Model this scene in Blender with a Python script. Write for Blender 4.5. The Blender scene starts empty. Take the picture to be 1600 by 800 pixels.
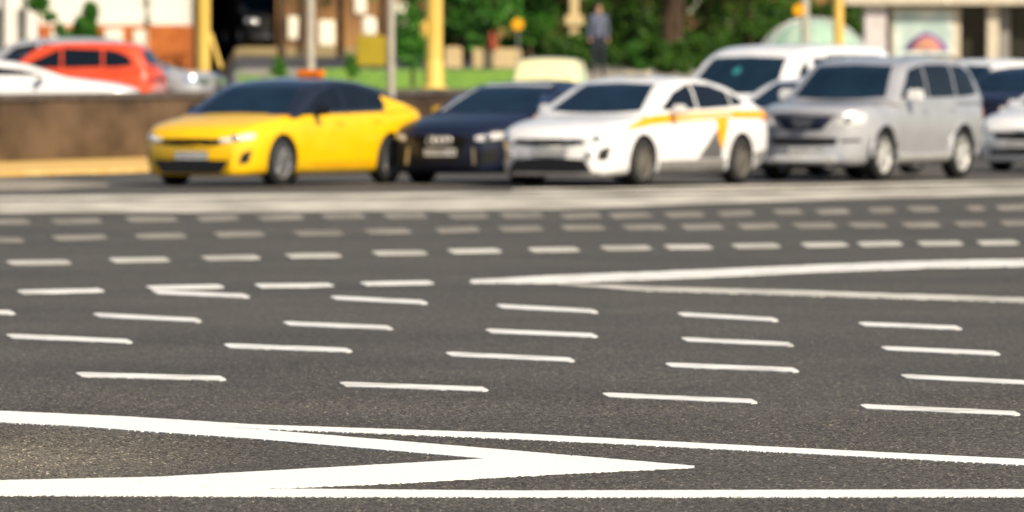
import bpy, bmesh, math, random
import numpy as np
from mathutils import Vector, Matrix
from mathutils.bvhtree import BVHTree

random.seed(7)
rng = np.random.default_rng(11)
S = bpy.context.scene
COL = S.collection
R = math.radians

# ------------------------------------------------------------------ camera
F = 13800.0          # focal length in pixels of a 1600 px wide frame
CH = 1.8             # camera height (m)
HZ = 83.0            # horizon row in that frame
TH = math.atan((400 - HZ) / F)
cam_d = bpy.data.cameras.new("camera")
cam = bpy.data.objects.new("camera", cam_d)
COL.objects.link(cam)
cam.location = (0, 0, CH)
cam.rotation_euler = (R(90) - TH, 0, 0)
cam_d.sensor_width = 36
cam_d.lens = 36 * F / 1600
cam_d.clip_start = 0.5
cam_d.clip_end = 6000
cam_d.dof.use_dof = True
cam_d.dof.focus_distance = 39.5
APERTURE = 0.053
cam_d.dof.aperture_fstop = (cam_d.lens / 1000) / APERTURE
S.camera = cam


def ray(px, py):
    u, v = (px - 800) / F, (400 - py) / F
    return Vector((u, math.cos(TH) + v * math.sin(TH), -math.sin(TH) + v * math.cos(TH)))


def G(px, py, z=0.0):
    d = ray(px, py)
    t = (z - CH) / d.z
    return Vector((d.x * t, d.y * t, z))


def X(px, D):
    return (px - 800) / F * D


def Z(py, D):
    return CH - (py - HZ) / F * D


# ------------------------------------------------------------------ world
SUN_EL, SUN_DIR = R(38), (0.60, -0.80)
w = bpy.data.worlds.new("World")
S.world = w
w.use_nodes = True
nt = w.node_tree
sky = nt.nodes.new("ShaderNodeTexSky")
sky.sky_type = 'NISHITA'
sky.sun_disc = False
sky.sun_elevation = SUN_EL
sky.sun_rotation = math.atan2(SUN_DIR[0], SUN_DIR[1])
nt.links.new(sky.outputs[0], nt.nodes["Background"].inputs[0])
nt.nodes["Background"].inputs[1].default_value = 0.075
sd = bpy.data.lights.new("sun", 'SUN')
sd.energy = 4.9
sd.angle = R(0.5)
sd.color = (1.0, 0.875, 0.69)
sun = bpy.data.objects.new("sun", sd)
COL.objects.link(sun)
l = Vector((SUN_DIR[0] * math.cos(SUN_EL), SUN_DIR[1] * math.cos(SUN_EL), math.sin(SUN_EL)))
sun.rotation_euler = l.to_track_quat('Z', 'Y').to_euler()
sun.location = (30, 60, 40)

S.view_settings.view_transform = 'Standard'
S.view_settings.look = 'None'
S.view_settings.exposure = 0.5
S.view_settings.gamma = 1
S.view_settings.use_curve_mapping = False
S.cycles.max_bounces = 6
S.cycles.use_denoising = True


# ------------------------------------------------------------------ materials
def mat(name):
    m = bpy.data.materials.new(name)
    m.use_nodes = True
    b = m.node_tree.nodes["Principled BSDF"]
    return m, m.node_tree, b


def setp(b, **k):
    for n, v in k.items():
        n = {'rough': 'Roughness', 'metal': 'Metallic', 'coat': 'Coat Weight', 'coatr': 'Coat Roughness',
             'spec': 'Specular IOR Level', 'trans': 'Transmission Weight', 'ior': 'IOR'}[n]
        b.inputs[n].default_value = v


def noise_mat(name, c1, c2, scale=5, detail=4, rough=.7, spec=.3, bump=0, stretch=None, lo=.35, hi=.65, bscale=None, **k):
    m, t, b = mat(name)
    tc = t.nodes.new("ShaderNodeTexCoord")
    src = tc.outputs['Object']
    if stretch:
        mp = t.nodes.new("ShaderNodeMapping")
        mp.inputs['Scale'].default_value = stretch
        t.links.new(src, mp.inputs[0])
        src = mp.outputs[0]
    n = t.nodes.new("ShaderNodeTexNoise")
    n.inputs['Scale'].default_value = scale
    n.inputs['Detail'].default_value = detail
    t.links.new(src, n.inputs['Vector'])
    r = t.nodes.new("ShaderNodeValToRGB")
    r.color_ramp.elements[0].position, r.color_ramp.elements[1].position = lo, hi
    r.color_ramp.elements[0].color = (*c1, 1)
    r.color_ramp.elements[1].color = (*c2, 1)
    t.links.new(n.outputs[0], r.inputs[0])
    t.links.new(r.outputs[0], b.inputs['Base Color'])
    setp(b, rough=rough, spec=spec, **k)
    if bump:
        n2 = t.nodes.new("ShaderNodeTexNoise")
        n2.inputs['Scale'].default_value = bscale or scale * 6
        t.links.new(src, n2.inputs['Vector'])
        bp = t.nodes.new("ShaderNodeBump")
        bp.inputs['Strength'].default_value = bump
        bp.inputs['Distance'].default_value = .02
        t.links.new(n2.outputs[0], bp.inputs['Height'])
        t.links.new(bp.outputs[0], b.inputs['Normal'])
    return m


def paint_mat(name, col, metal=0.0, rough=.38, coat=.9):
    d = tuple(c * .90 for c in col)
    m = noise_mat(name, d, col, scale=3, rough=rough, spec=.4, metal=metal, coat=coat, coatr=.05)
    return m


def flat_mat(name, col, rough=.6, spec=.3, var=.12, scale=8, **k):
    return noise_mat(name, tuple(c * (1 - var) for c in col), tuple(min(1, c * (1 + var)) for c in col),
                     scale=scale, rough=rough, spec=spec, **k)


def asphalt_mat():
    m, t, b = mat("asphalt")
    tc = t.nodes.new("ShaderNodeTexCoord")
    big = t.nodes.new("ShaderNodeTexNoise")
    big.inputs['Scale'].default_value = .35
    big.inputs['Detail'].default_value = 5
    t.links.new(tc.outputs['Object'], big.inputs['Vector'])
    v = t.nodes.new("ShaderNodeTexVoronoi")
    v.inputs['Scale'].default_value = 75
    t.links.new(tc.outputs['Object'], v.inputs['Vector'])
    sep = t.nodes.new("ShaderNodeSeparateColor")
    t.links.new(v.outputs['Color'], sep.inputs[0])
    r = t.nodes.new("ShaderNodeValToRGB")
    e = r.color_ramp.elements
    e[0].position, e[0].color = 0, (.024, .0222, .020, 1)
    e[1].position, e[1].color = .45, (.070, .0655, .059, 1)
    for p, c in ((.88, (.108, .101, .091, 1)), (.955, (.16, .145, .12, 1)), (1, (.30, .27, .22, 1))):
        x = e.new(p)
        x.color = c
    t.links.new(sep.outputs[0], r.inputs[0])
    rb = t.nodes.new("ShaderNodeValToRGB")
    rb.color_ramp.elements[0].position, rb.color_ramp.elements[1].position = .3, .72
    rb.color_ramp.elements[0].color = (.80, .80, .80, 1)
    rb.color_ramp.elements[1].color = (1.15, 1.14, 1.125, 1)
    t.links.new(big.outputs[0], rb.inputs[0])
    mx = t.nodes.new("ShaderNodeMix")
    mx.data_type = 'RGBA'
    mx.blend_type = 'MULTIPLY'
    mx.inputs[0].default_value = 1
    t.links.new(r.outputs[0], mx.inputs[6])
    t.links.new(rb.outputs[0], mx.inputs[7])
    # dusty, sandy wear inside the arrow, where no tyre ever runs
    gp_ = t.nodes.new("ShaderNodeMapping")
    wc = G(20, 712)
    gp_.inputs['Location'].default_value = (-wc.x / 1.15, -wc.y / 4.2, 0)
    gp_.inputs['Scale'].default_value = (1 / 1.15, 1 / 4.2, 0)
    t.links.new(tc.outputs['Object'], gp_.inputs[0])
    gr_ = t.nodes.new("ShaderNodeTexGradient")
    gr_.gradient_type = 'SPHERICAL'
    t.links.new(gp_.outputs[0], gr_.inputs[0])
    mu = t.nodes.new("ShaderNodeMath")
    mu.operation = 'MULTIPLY'
    mu.inputs[1].default_value = .95
    t.links.new(gr_.outputs['Fac'], mu.inputs[0])
    m2 = t.nodes.new("ShaderNodeMix")
    m2.data_type = 'RGBA'
    m3 = t.nodes.new("ShaderNodeMix")
    m3.data_type = 'RGBA'
    m3.blend_type = 'MULTIPLY'
    m3.inputs[0].default_value = 1
    m3.inputs[7].default_value = (2.0, 1.92, 1.72, 1)
    t.links.new(mx.outputs[2], m3.inputs[6])
    t.links.new(m3.outputs[2], m2.inputs[7])
    t.links.new(mu.outputs[0], m2.inputs[0])
    t.links.new(mx.outputs[2], m2.inputs[6])
    t.links.new(m2.outputs[2], b.inputs['Base Color'])
    setp(b, rough=.85, spec=.2)
    return m


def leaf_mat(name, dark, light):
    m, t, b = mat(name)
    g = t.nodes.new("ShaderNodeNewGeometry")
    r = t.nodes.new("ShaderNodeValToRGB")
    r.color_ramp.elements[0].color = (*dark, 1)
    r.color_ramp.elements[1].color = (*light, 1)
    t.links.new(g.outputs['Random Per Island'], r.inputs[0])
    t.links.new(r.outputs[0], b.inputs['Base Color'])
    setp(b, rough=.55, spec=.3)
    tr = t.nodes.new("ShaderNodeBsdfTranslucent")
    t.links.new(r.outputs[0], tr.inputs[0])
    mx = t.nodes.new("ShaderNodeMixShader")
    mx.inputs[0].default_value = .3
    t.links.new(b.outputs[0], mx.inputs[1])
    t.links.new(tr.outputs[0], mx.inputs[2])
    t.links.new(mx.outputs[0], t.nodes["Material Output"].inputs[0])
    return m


def glass_mat(name, col, rough=.03):
    m = noise_mat(name, tuple(c * .8 for c in col), tuple(c * 1.2 for c in col), scale=2, rough=rough, spec=.28)
    return m


M = dict(
    asphalt=asphalt_mat(),
    mid=noise_mat("dull_road_paint", (.36, .345, .30), (.58, .555, .50), scale=1.5, detail=6, rough=.75, stretch=(1, .35, 1)),
    faded=noise_mat("faded_road_paint", (.17, .155, .125), (.30, .275, .23), scale=1.5, rough=.75, stretch=(1, .35, 1)),
    lane=noise_mat("lane_paint", (.40, .385, .35), (.72, .71, .68), scale=2.6, detail=9, lo=.30, hi=.50, rough=.7, bump=.25, bscale=60),
    paint=noise_mat("road_paint", (.42, .40, .36), (.80, .79, .76), scale=17, detail=8, rough=.65, bump=.25, bscale=60, lo=.27, hi=.36),
    worn=noise_mat("worn_road_paint", (.31, .285, .235), (.60, .56, .48), scale=1.1, rough=.75, stretch=(1, .35, 1)),
    kerb=noise_mat("kerb_paint", (.62, .36, .08), (.72, .50, .18), scale=1.4, rough=.6),
    gutter=noise_mat("gutter", (.22, .19, .15), (.34, .30, .23), scale=1.5, rough=.8),
    paving=noise_mat("paving", (.26, .23, .18), (.36, .32, .25), scale=1.5, rough=.8),
    granite=noise_mat("brown_granite", (.035, .019, .008), (.128, .080, .045), scale=.7, detail=8, rough=.42, spec=.4, stretch=(.8, .8, 1.8)),
    coping=noise_mat("coping_stone", (.07, .055, .05), (.13, .11, .10), scale=5, rough=.6),
    grass=noise_mat("grass_blades", (.09, .21, .014), (.26, .43, .045), scale=.9, detail=8, rough=.8),
    earth=noise_mat("earth", (.12, .10, .06), (.30, .25, .16), scale=1.2, rough=.9),
    path=flat_mat("path_asphalt", (.060, .056, .060), .85),
    white_wall=flat_mat("white_render", (.80, .75, .66), .8, var=.04, scale=1),
    brick=noise_mat("orange_brick", (.38, .10, .02), (.50, .15, .035), scale=3, rough=.8),
    brown_wall=noise_mat("brown_render", (.10, .052, .022), (.30, .16, .06), scale=.35, rough=.8, detail=2),
    dark=flat_mat("archway_shade", (.006, .006, .007), .9),
    win_grey=glass_mat("grey_window_glass", (.16, .16, .15), .08),
    blind=flat_mat("white_blind", (.80, .76, .64), .7, var=.05),
    yellow_pole=noise_mat("yellow_enamel", (.60, .38, .08), (.72, .50, .14), scale=2, rough=.4, stretch=(1, 1, .3)),
    mustard=flat_mat("mustard_panel", (.34, .25, .012), .6),
    grey_pole=flat_mat("grey_galvanised", (.40, .37, .31), .5, metal=.15),
    tan=noise_mat("tan_paving", (.20, .15, .06), (.38, .29, .13), scale=.7, rough=.85),
    beige=flat_mat("beige_stone", (.50, .38, .20), .8),
    beigef=flat_mat("beige_frame", (.50, .44, .34), .6),
    lilac=flat_mat("pale_column", (.52, .48, .47), .6),
    poster=None,
    kioskglass=glass_mat("kiosk_glass", (.022, .022, .016), .06),
    bark=noise_mat("bark", (.022, .013, .008), (.070, .044, .024), scale=6, rough=.9, bump=.6, stretch=(1, 1, .25)),
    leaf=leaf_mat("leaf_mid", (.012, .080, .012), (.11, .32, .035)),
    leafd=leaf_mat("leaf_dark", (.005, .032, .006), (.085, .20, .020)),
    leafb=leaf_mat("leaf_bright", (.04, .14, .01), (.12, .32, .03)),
    # cars
    yellow=paint_mat("yellow_paint", (.86, .50, .001), rough=.4, coat=.5),
    white=paint_mat("white_paint", (.80, .79, .78)),
    cream=paint_mat("cream_paint", (.78, .72, .40)),
    navy=paint_mat("navy_paint", (.007, .011, .030), rough=.45, coat=.25),
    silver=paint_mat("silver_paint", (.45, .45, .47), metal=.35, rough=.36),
    orange=paint_mat("orange_red_paint", (.76, .075, .013)),
    black=paint_mat("black_paint", (.008, .008, .010), rough=.4, coat=.4),
    blackroof=paint_mat("gloss_black_roof", (.012, .014, .022), rough=.2),
    glass=glass_mat("tinted_window", (.006, .009, .014)),
    glass2=glass_mat("windshield_glass", (.008, .020, .036)),
    plastic=flat_mat("black_plastic", (.010, .010, .011), .55),
    greytrim=flat_mat("grey_trim", (.20, .19, .18), .55),
    chrome=noise_mat("chrome", (.76, .76, .76), (.84, .84, .84), rough=.07, metal=1),
    rim=noise_mat("alloy", (.42, .42, .42), (.52, .52, .52), rough=.3, metal=.8),
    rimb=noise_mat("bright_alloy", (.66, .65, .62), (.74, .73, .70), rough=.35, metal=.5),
    rimd=noise_mat("dull_alloy", (.16, .15, .13), (.24, .22, .19), rough=.5, metal=.5),
    tyre=flat_mat("tyre_rubber", (.016, .016, .017), .8),
    lamp=flat_mat("lamp_lens", (.62, .62, .60), .08, spec=.8, var=.1, coat=1),
    tail=flat_mat("tail_lens", (.35, .02, .015), .15, spec=.6),
    plate=flat_mat("plate_white", (.62, .62, .60), .5),
    stripe=flat_mat("orange_stripe", (.76, .33, .004), .5),
    decalgrey=flat_mat("grey_decal", (.10, .10, .10), .45),
    signor=flat_mat("orange_sign", (.80, .22, .015), .4),
    teal=flat_mat("teal_dot", (.03, .20, .20), .4),
    purple=flat_mat("purple_cloth", (.13, .045, .22), .8),
    peach=flat_mat("peach_cloth", (.42, .19, .13), .8),
    dome=flat_mat("pale_green_glass", (.33, .48, .36), .12, spec=.6),
    skin=flat_mat("skin", (.40, .22, .14), .6),
    shirt=flat_mat("bluegrey_shirt", (.09, .10, .15), .8),
    trouser=flat_mat("navy_trousers", (.015, .015, .03), .8),
    hair=flat_mat("dark_hair", (.02, .014, .01), .7),
    cone=flat_mat("cone_red", (.50, .08, .03), .5),
)


def poster_mat():
    m, t, b = mat("poster_print")
    tc = t.nodes.new("ShaderNodeTexCoord")
    n = t.nodes.new("ShaderNodeTexNoise")
    n.inputs['Scale'].default_value = 1.3
    n.inputs['Detail'].default_value = 1
    t.links.new(tc.outputs['Object'], n.inputs['Vector'])
    r = t.nodes.new("ShaderNodeValToRGB")
    e = r.color_ramp.elements
    e[0].position, e[0].color = .32, (.34, .44, .41, 1)
    e[1].position, e[1].color = .50, (.50, .58, .54, 1)
    for p, c in ((.60, (.72, .72, .66, 1)), (.72, (.75, .50, .36, 1))):
        x = e.new(p)
        x.color = c
    t.links.new(n.outputs[0], r.inputs[0])
    t.links.new(r.outputs[0], b.inputs['Base Color'])
    setp(b, rough=.25)
    return m


M['poster'] = poster_mat()


# ------------------------------------------------------------------ object helpers
def mesh_from(verts, faces, mats, name, midx=None, smooth=False):
    me = bpy.data.meshes.new(name)
    me.from_pydata([tuple(v) for v in verts], [], faces)
    for m_ in (mats if isinstance(mats, (list, tuple)) else [mats]):
        me.materials.append(m_)
    if midx:
        me.polygons.foreach_set("material_index", midx)
    if smooth:
        me.polygons.foreach_set("use_smooth", [True] * len(me.polygons))
        me.set_sharp_from_angle(angle=R(38))
    me.update()
    return me


def link(name, me, parent=None, loc=(0, 0, 0), rot=None, label=None, cat=None, group=None, kind=None):
    o = bpy.data.objects.new(name, me)
    COL.objects.link(o)
    o.location = loc
    if rot is not None:
        o.rotation_euler = rot
    if parent:
        o.parent = parent
    tag(o, label, cat, group, kind)
    return o


def tag(o, label=None, cat=None, group=None, kind=None):
    if label:
        o['label'] = label
    if cat:
        o['category'] = cat
    if group:
        o['group'] = group
    if kind:
        o['kind'] = kind
    return o


class MB:
    """collects shapes into one mesh"""

    def __init__(s):
        s.v, s.f, s.m = [], [], []

    def add(s, vs, fs, mi=0):
        n = len(s.v)
        s.v += [Vector(v) for v in vs]
        s.f += [[i + n for i in f] for f in fs]
        s.m += [mi] * len(fs)

    def box(s, c, d, mi=0, rot=None, bev=0.0):
        bm = bmesh.new()
        bmesh.ops.create_cube(bm, size=1)
        for v in bm.verts:
            v.co = Vector((v.co.x * d[0], v.co.y * d[1], v.co.z * d[2]))
        if bev:
            bmesh.ops.bevel(bm, geom=bm.edges[:] + bm.verts[:], offset=bev, segments=2, affect='EDGES')
        s.bm(bm, c, rot, mi)

    def bm(s, bm, c=(0, 0, 0), rot=None, mi=0):
        bm.verts.ensure_lookup_table()
        m = (rot if rot is not None else Matrix.Identity(3))
        s.add([m @ v.co + Vector(c) for v in bm.verts], [[v.index for v in f.verts] for f in bm.faces], mi)
        bm.free()

    def tube(s, pts, rads, n=10, mi=0, cap=True):
        pts = [Vector(p) for p in pts]
        base = len(s.v)
        rings = []
        for i, p in enumerate(pts):
            d = (pts[min(i + 1, len(pts) - 1)] - pts[max(i - 1, 0)]).normalized()
            a = d.orthogonal().normalized() if abs(d.z) < .95 else Vector((1, 0, 0)).cross(d).normalized()
            if abs(d.z) >= .95:
                a = Vector((1, 0, 0)) - d * d.x
                a.normalize()
            b = d.cross(a)
            r = rads[i] if isinstance(rads, (list, tuple)) else rads
            rings.append([p + (a * math.cos(2 * math.pi * k / n) + b * math.sin(2 * math.pi * k / n)) * r for k in range(n)])
        vs = [q for r_ in rings for q in r_]
        fs = []
        for i in range(len(pts) - 1):
            for k in range(n):
                fs.append([i * n + k, i * n + (k + 1) % n, (i + 1) * n + (k + 1) % n, (i + 1) * n + k])
        if cap:
            fs.append(list(range(n))[::-1])
            fs.append([(len(pts) - 1) * n + k for k in range(n)])
        s.add(vs, fs, mi)

    def lathe(s, prof, n=24, axis='z', c=(0, 0, 0), mi=0):
        """prof: (radius, height); closed at the ends if radius 0"""
        vs, fs = [], []
        for r, h in prof:
            for k in range(n):
                a = 2 * math.pi * k / n
                p = (r * math.cos(a), r * math.sin(a), h)
                if axis == 'y':
                    p = (p[0], p[2], p[1])
                vs.append(Vector(p) + Vector(c))
        for i in range(len(prof) - 1):
            for k in range(n):
                fs.append([i * n + k, i * n + (k + 1) % n, (i + 1) * n + (k + 1) % n, (i + 1) * n + k])
        s.add(vs, fs, mi)

    def mesh(s, name, mats, smooth=True):
        return mesh_from(s.v, s.f, mats, name, s.m, smooth)


# ------------------------------------------------------------------ ground and road
def sheet(name, x0, x1, y0, y1, z, m, kind="structure"):
    me = mesh_from([(x0, y0, z), (x1, y0, z), (x1, y1, z), (x0, y1, z)], [[0, 1, 2, 3]], m, name)
    return link(name, me, kind=kind)


sheet("ground", -2500, 2500, -300, 4500, -.05, M['earth'])
sheet("road", -90, 90, -40, 300, -.012, M['asphalt'])


def road_surface():
    """the coarse open aggregate of the road, modelled grain by grain where the lens is sharp"""
    rows = [31.0]
    while rows[-1] < 46:
        rows.append(rows[-1] + .017)
    st = .017
    while rows[-1] < 72:
        st *= 1.006
        rows.append(rows[-1] + st)
    while rows[-1] < 132:
        rows.append(rows[-1] + 2)
    rows = np.array(rows)
    nc = 780
    half = 780 / 2 * .0098
    u = np.linspace(-1, 1, nc)
    hw = half * (rows / 37.0) * 1.0
    X_ = u[None, :] * hw[:, None]
    Y_ = np.repeat(rows[:, None], nc, 1)
    amp = np.clip((72 - rows) / 30, 0, 1) ** .8
    g = rng.standard_normal((len(rows), nc))
    g = np.clip(g, -2.2, 2.4)
    # larger stones: a few grains stand out, a few are missing
    pits = rng.random((len(rows), nc))
    patch = np.zeros((len(rows), nc))
    for fx, fy, ph in ((1.3, .31, 0.3), (2.9, .77, 1.1), (.7, 1.3, 2.0), (4.1, .45, .7)):
        patch += np.sin(X_ * fx + ph + np.sin(Y_ * fy * .7)) * np.cos(Y_ * fy + ph * 2)
    wc = G(20, 712)
    dust = np.clip(1 - np.sqrt(((X_ - wc.x) / 1.2) ** 2 + ((Y_ - wc.y) / 4.5) ** 2), 0, 1)
    rough = .75 + .16 * patch + 1.4 * dust
    Zg = .0019 * g * rough
    Zg -= .008 * (pits > .955 - .06 * np.clip(rough - .8, 0, 1)) * rough
    Zg += .002 * (pits < .008)
    Z_ = np.clip(Zg, -.0105, .0044) * amp[:, None]
    # wheel-flattened large undulation
    Z_ += (.0006 * patch) * amp[:, None]
    v = np.stack([X_ + rng.normal(0, .0022, X_.shape), Y_, Z_], -1).reshape(-1, 3).astype(np.float32)
    nr = len(rows)
    idx = np.arange(nr * nc).reshape(nr, nc)
    q = np.stack([idx[:-1, :-1], idx[:-1, 1:], idx[1:, 1:], idx[1:, :-1]], -1).reshape(-1, 4).astype(np.int32)
    me = bpy.data.meshes.new("road_surface")
    me.vertices.add(len(v))
    me.vertices.foreach_set("co", v.ravel())
    me.loops.add(q.size)
    me.loops.foreach_set("vertex_index", q.ravel())
    me.polygons.add(len(q))
    me.polygons.foreach_set("loop_start", np.arange(0, q.size, 4, dtype=np.int32))
    me.polygons.foreach_set("use_smooth", np.ones(len(q), dtype=bool))
    me.update(calc_edges=True)
    me.materials.append(M['asphalt'])
    link("road_surface", me, kind="structure")


road_surface()


def lerp_poly(pl, t):
    """pl: list of (x, y) with rising x; y at x=t"""
    for (xa, ya), (xb, yb) in zip(pl, pl[1:]):
        if t <= xb:
            return ya + (yb - ya) * (t - xa) / max(1e-9, xb - xa)
    return pl[-1][1]


def strips(name, parts, z=.0048, step=5, jit=.25, m='paint', th=.0075):
    """painted marking: each part is (upper, lower) edge polylines given as they lie on the ground under the frame"""
    mb = MB()
    for pi, (up, lo) in enumerate(parts):
        dz = pi % 2 * .0003
        ju = jl = 0.0
        x0, x1 = max(up[0][0], lo[0][0]), min(up[-1][0], lo[-1][0])
        n = max(2, int((x1 - x0) / step))
        top = []
        for i in range(n + 1):
            x = x0 + (x1 - x0) * i / n
            ju = ju * .6 + random.gauss(0, jit) * .7
            jl = jl * .6 + random.gauss(0, jit) * .7
            yu = lerp_poly(up, x) + ju
            yl = lerp_poly(lo, x) + jl
            if yl - yu < .3:
                yl = yu + .3
            top.append((G(x, yu, 0), G(x, yl, 0)))
        vs, fs = [], []
        for a, b in top:
            for p, h in ((a, z + dz), (b, z + dz), (b, z - th), (a, z - th)):
                vs.append((p.x, p.y, h))
        for i in range(n):
            k = i * 4
            fs += [[k, k + 1, k + 5, k + 4], [k + 1, k + 2, k + 6, k + 5], [k + 3, k, k + 4, k + 7]]
        fs += [[3, 2, 1, 0], [n * 4, n * 4 + 1, n * 4 + 2, n * 4 + 3]]
        mb.add(vs, fs)
    return link(name, mb.mesh(name, M[m], False), kind="structure")


def dashes(name, row, th, m='paint', jit=.1, taper=7):
    ps = []
    for x0, y0, x1, y1 in row:
        h = th / 2
        ps.append(([(x0, y0 - h * .75), (x0 + 3, y0 - h), (x1 - taper, y1 - h), (x1, y1 + h * .35)],
                   [(x0, y0 - h * .35), (x0 + taper, y0 + h), (x1 - 3, y1 + h), (x1, y1 + h * .75)]))
    strips(name, ps, m=m, jit=jit, step=9)


dashes("lane_marking", [(-290, 572, -60, 581), (119, 586, 353, 592), (531, 601, 763, 609), (942, 618, 1183, 628), (1345, 636, 1594, 647)], 7.0, 'lane')
dashes("lane_marking", [(10, 526, 207, 534), (350, 541, 550, 548), (697, 554, 898, 563), (1040, 571, 1248, 579), (1408, 589, 1612, 599)], 6.8, 'lane')
dashes("lane_marking", [(-140, 484, 24, 489), (146, 493, 315, 501), (443, 506, 614, 513), (759, 518, 934, 525), (1065, 531, 1240, 539), (1377, 545, 1563, 553)], 6.5, 'lane')
dashes("lane_marking", [(238, 457, 390, 463), (517, 466, 668, 473), (776, 479, 934, 487), (1059, 492, 1216, 500), (1342, 507, 1503, 513)], 6.2, 'lane')
dashes("lane_marking", [(27, 457, 163, 454), (228, 450, 350, 448), (398, 447, 522, 446), (563, 444, 678, 442)], 5.6, 'lane')
dashes("lane_marking", [(10, 411, 112, 410), (170, 407, 266, 406), (315, 404, 407, 402), (445, 400, 534, 399), (581, 396, 668, 395), (699, 393, 784, 392),
        (825, 391, 906, 390), (938, 388, 1018, 387), (1037, 386, 1114, 386), (1143, 385, 1220, 384), (1251, 383, 1326, 382), (1339, 382, 1411, 381),
        (1433, 381, 1505, 380), (1526, 380, 1593, 379)], 6.5, 'mid')
dashes("lane_marking", [(-40, 376, 38, 375), (80, 372, 168, 370), (210, 370, 292, 368), (334, 367, 415, 366), (458, 365, 538, 364), (568, 362, 643, 361),
        (678, 360, 750, 358), (778, 358, 850, 357), (876, 356, 946, 355), (970, 355, 1040, 355), (1063, 355, 1131, 354), (1152, 354, 1218, 353),
        (1238, 353, 1308, 352), (1325, 352, 1386, 352), (1408, 352, 1470, 351), (1490, 350, 1541, 350), (1562, 349, 1630, 348)], 7, 'faded')
dashes("lane_marking", [(-40, 347, 48, 346), (78, 346, 160, 345), (195, 343, 278, 342), (305, 342, 375, 340), (400, 341, 476, 339), (502, 339, 572, 338),
        (598, 338, 668, 337), (698, 338, 764, 337), (780, 337, 850, 336), (874, 338, 940, 336), (950, 337, 1020, 336), (1037, 336, 1102, 335),
        (1120, 335, 1180, 333), (1208, 332, 1255, 331), (1273, 331, 1328, 330), (1355, 329, 1400, 328), (1417, 327, 1467, 326), (1508, 326, 1540, 325), (1555, 325, 1620, 323)], 7, 'faded')
# merging lines further off
strips("merge_marking", [([(735, 438), (860, 431), (1050, 424), (1290, 414), (1450, 408), (1700, 404)],
                          [(735, 443), (860, 443), (1050, 436), (1290, 425), (1450, 419), (1700, 415)])], z=.0046, m='lane')
strips("merge_marking", [([(870, 443.8), (1000, 447.5), (1300, 456), (1700, 469)], [(870, 445), (1000, 455), (1300, 464), (1700, 477)])], z=.0044, m='mid')
# big arrow head and long lines in the foreground
strips("island_marking", [([(-150, 639), (0, 646.5), (262, 661), (500, 680), (800, 705), (1085, 729.2)],
                           [(-150, 651), (0, 661), (100, 666), (400, 687), (770, 719), (1085, 730.6)]),
                          ([(-150, 757), (0, 752), (250, 746.5), (500, 732.5), (770, 717.4), (900, 723), (1085, 729.6)],
                           [(-150, 768), (0, 768), (300, 767.5), (450, 763), (640, 755), (800, 745.5), (1085, 731)])], jit=.12, step=2.5)
strips("edge_marking", [([(-150, 634), (0, 643), (200, 652), (400, 664.5), (800, 678), (1200, 699), (1750, 726)],
                         [(-150, 641), (0, 648), (262, 662), (400, 671), (800, 687), (1200, 707), (1750, 736)])], z=.0044, jit=.12, step=2.5)
strips("edge_marking", [([(-150, 766.5), (300, 766.5), (450, 765), (800, 768), (1750, 765.5)], [(-150, 774), (0, 775), (400, 777), (800, 778), (1750, 776.5)])], z=.0044, jit=.12, step=2.5)
# pale crossing in front of the cars
strips("crossing_marking", [([(-200, 308), (240, 305), (600, 302), (900, 300), (1250, 295), (1600, 289), (1850, 285)],
                             [(-200, 313), (240, 311), (600, 308), (900, 305), (1250, 299), (1600, 293), (1850, 289)]),
                            ([(-200, 316), (240, 314), (600, 311), (900, 308), (1250, 301.5), (1600, 295.5), (1850, 291)],
                             [(-200, 333), (300, 332), (700, 329), (900, 326), (1100, 318), (1300, 311.5), (1600, 303.5), (1850, 299)])], step=20, m='worn', z=.004)
strips("stop_marking", [([(800, 296), (1100, 291), (1600, 282), (1850, 278)], [(800, 297.5), (1100, 294), (1600, 286), (1850, 282)])], step=20, m='worn', z=.004)
strips("gutter", [([(-250, 280), (60, 282), (170, 288)], [(-250, 300), (60, 297), (170, 290)])], step=20, m='gutter', z=.004)


# ------------------------------------------------------------------ far ground
def wallD(px):
    return 142.8 + (px) * .0287


def sst(a, b, x):
    t = min(1, max(0, (x - a) / (b - a)))
    return t * t * (3 - 2 * t)


def zt(px, D):
    left = .36
    lawn = float(np.interp(D, [150, 165, 215, 255, 275, 330], [1.02, 1.12, 1.42, 1.72, 1.95, 2.2]))
    right = float(np.interp(D, [150, 178, 198, 275, 330], [-.02, -.02, 1.22, 1.5, 1.8]))
    z = left + (lawn - left) * sst(325, 372, px)
    return z + (right - z) * sst(800, 900, px)


def terrain(name, px0, px1, D0, D1, m, dz=0.0, nx=30, ny=16, bump=0.0, kind="structure"):
    vs, fs = [], []
    for j in range(ny + 1):
        for i in range(nx + 1):
            px = px0 + (px1 - px0) * i / nx
            a = D0(px) if callable(D0) else D0
            D = a + (D1 - a) * j / ny
            vs.append((X(px, D), D, zt(px, D) + dz + random.uniform(-bump, bump)))
    for j in range(ny):
        for i in range(nx):
            k = j * (nx + 1) + i
            fs.append([k, k + 1, k + nx + 2, k + nx + 1])
    return link(name, mesh_from(vs, fs, m, name, smooth=True), kind=kind)


terrain("road", -700, 330, lambda p: wallD(p) + .35, 300, M['path'])
terrain("bank", 330, 372, lambda p: wallD(p) + .35, 213, M['paving'], nx=14)
terrain("lawn", 372, 830, lambda p: wallD(p) + .35, 212, M['grass'], nx=60, ny=50, bump=.035)
terrain("path", 330, 830, 212.0, 252, M['path'], nx=40)
terrain("path", 350, 470, 192.0, 211, M['paving'], dz=.03, nx=8)
terrain("pavement", 330, 830, 252.0, 300, M['tan'], nx=40)
terrain("terrain", 830, 2400, 150, 300, M['paving'], nx=40)

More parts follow.
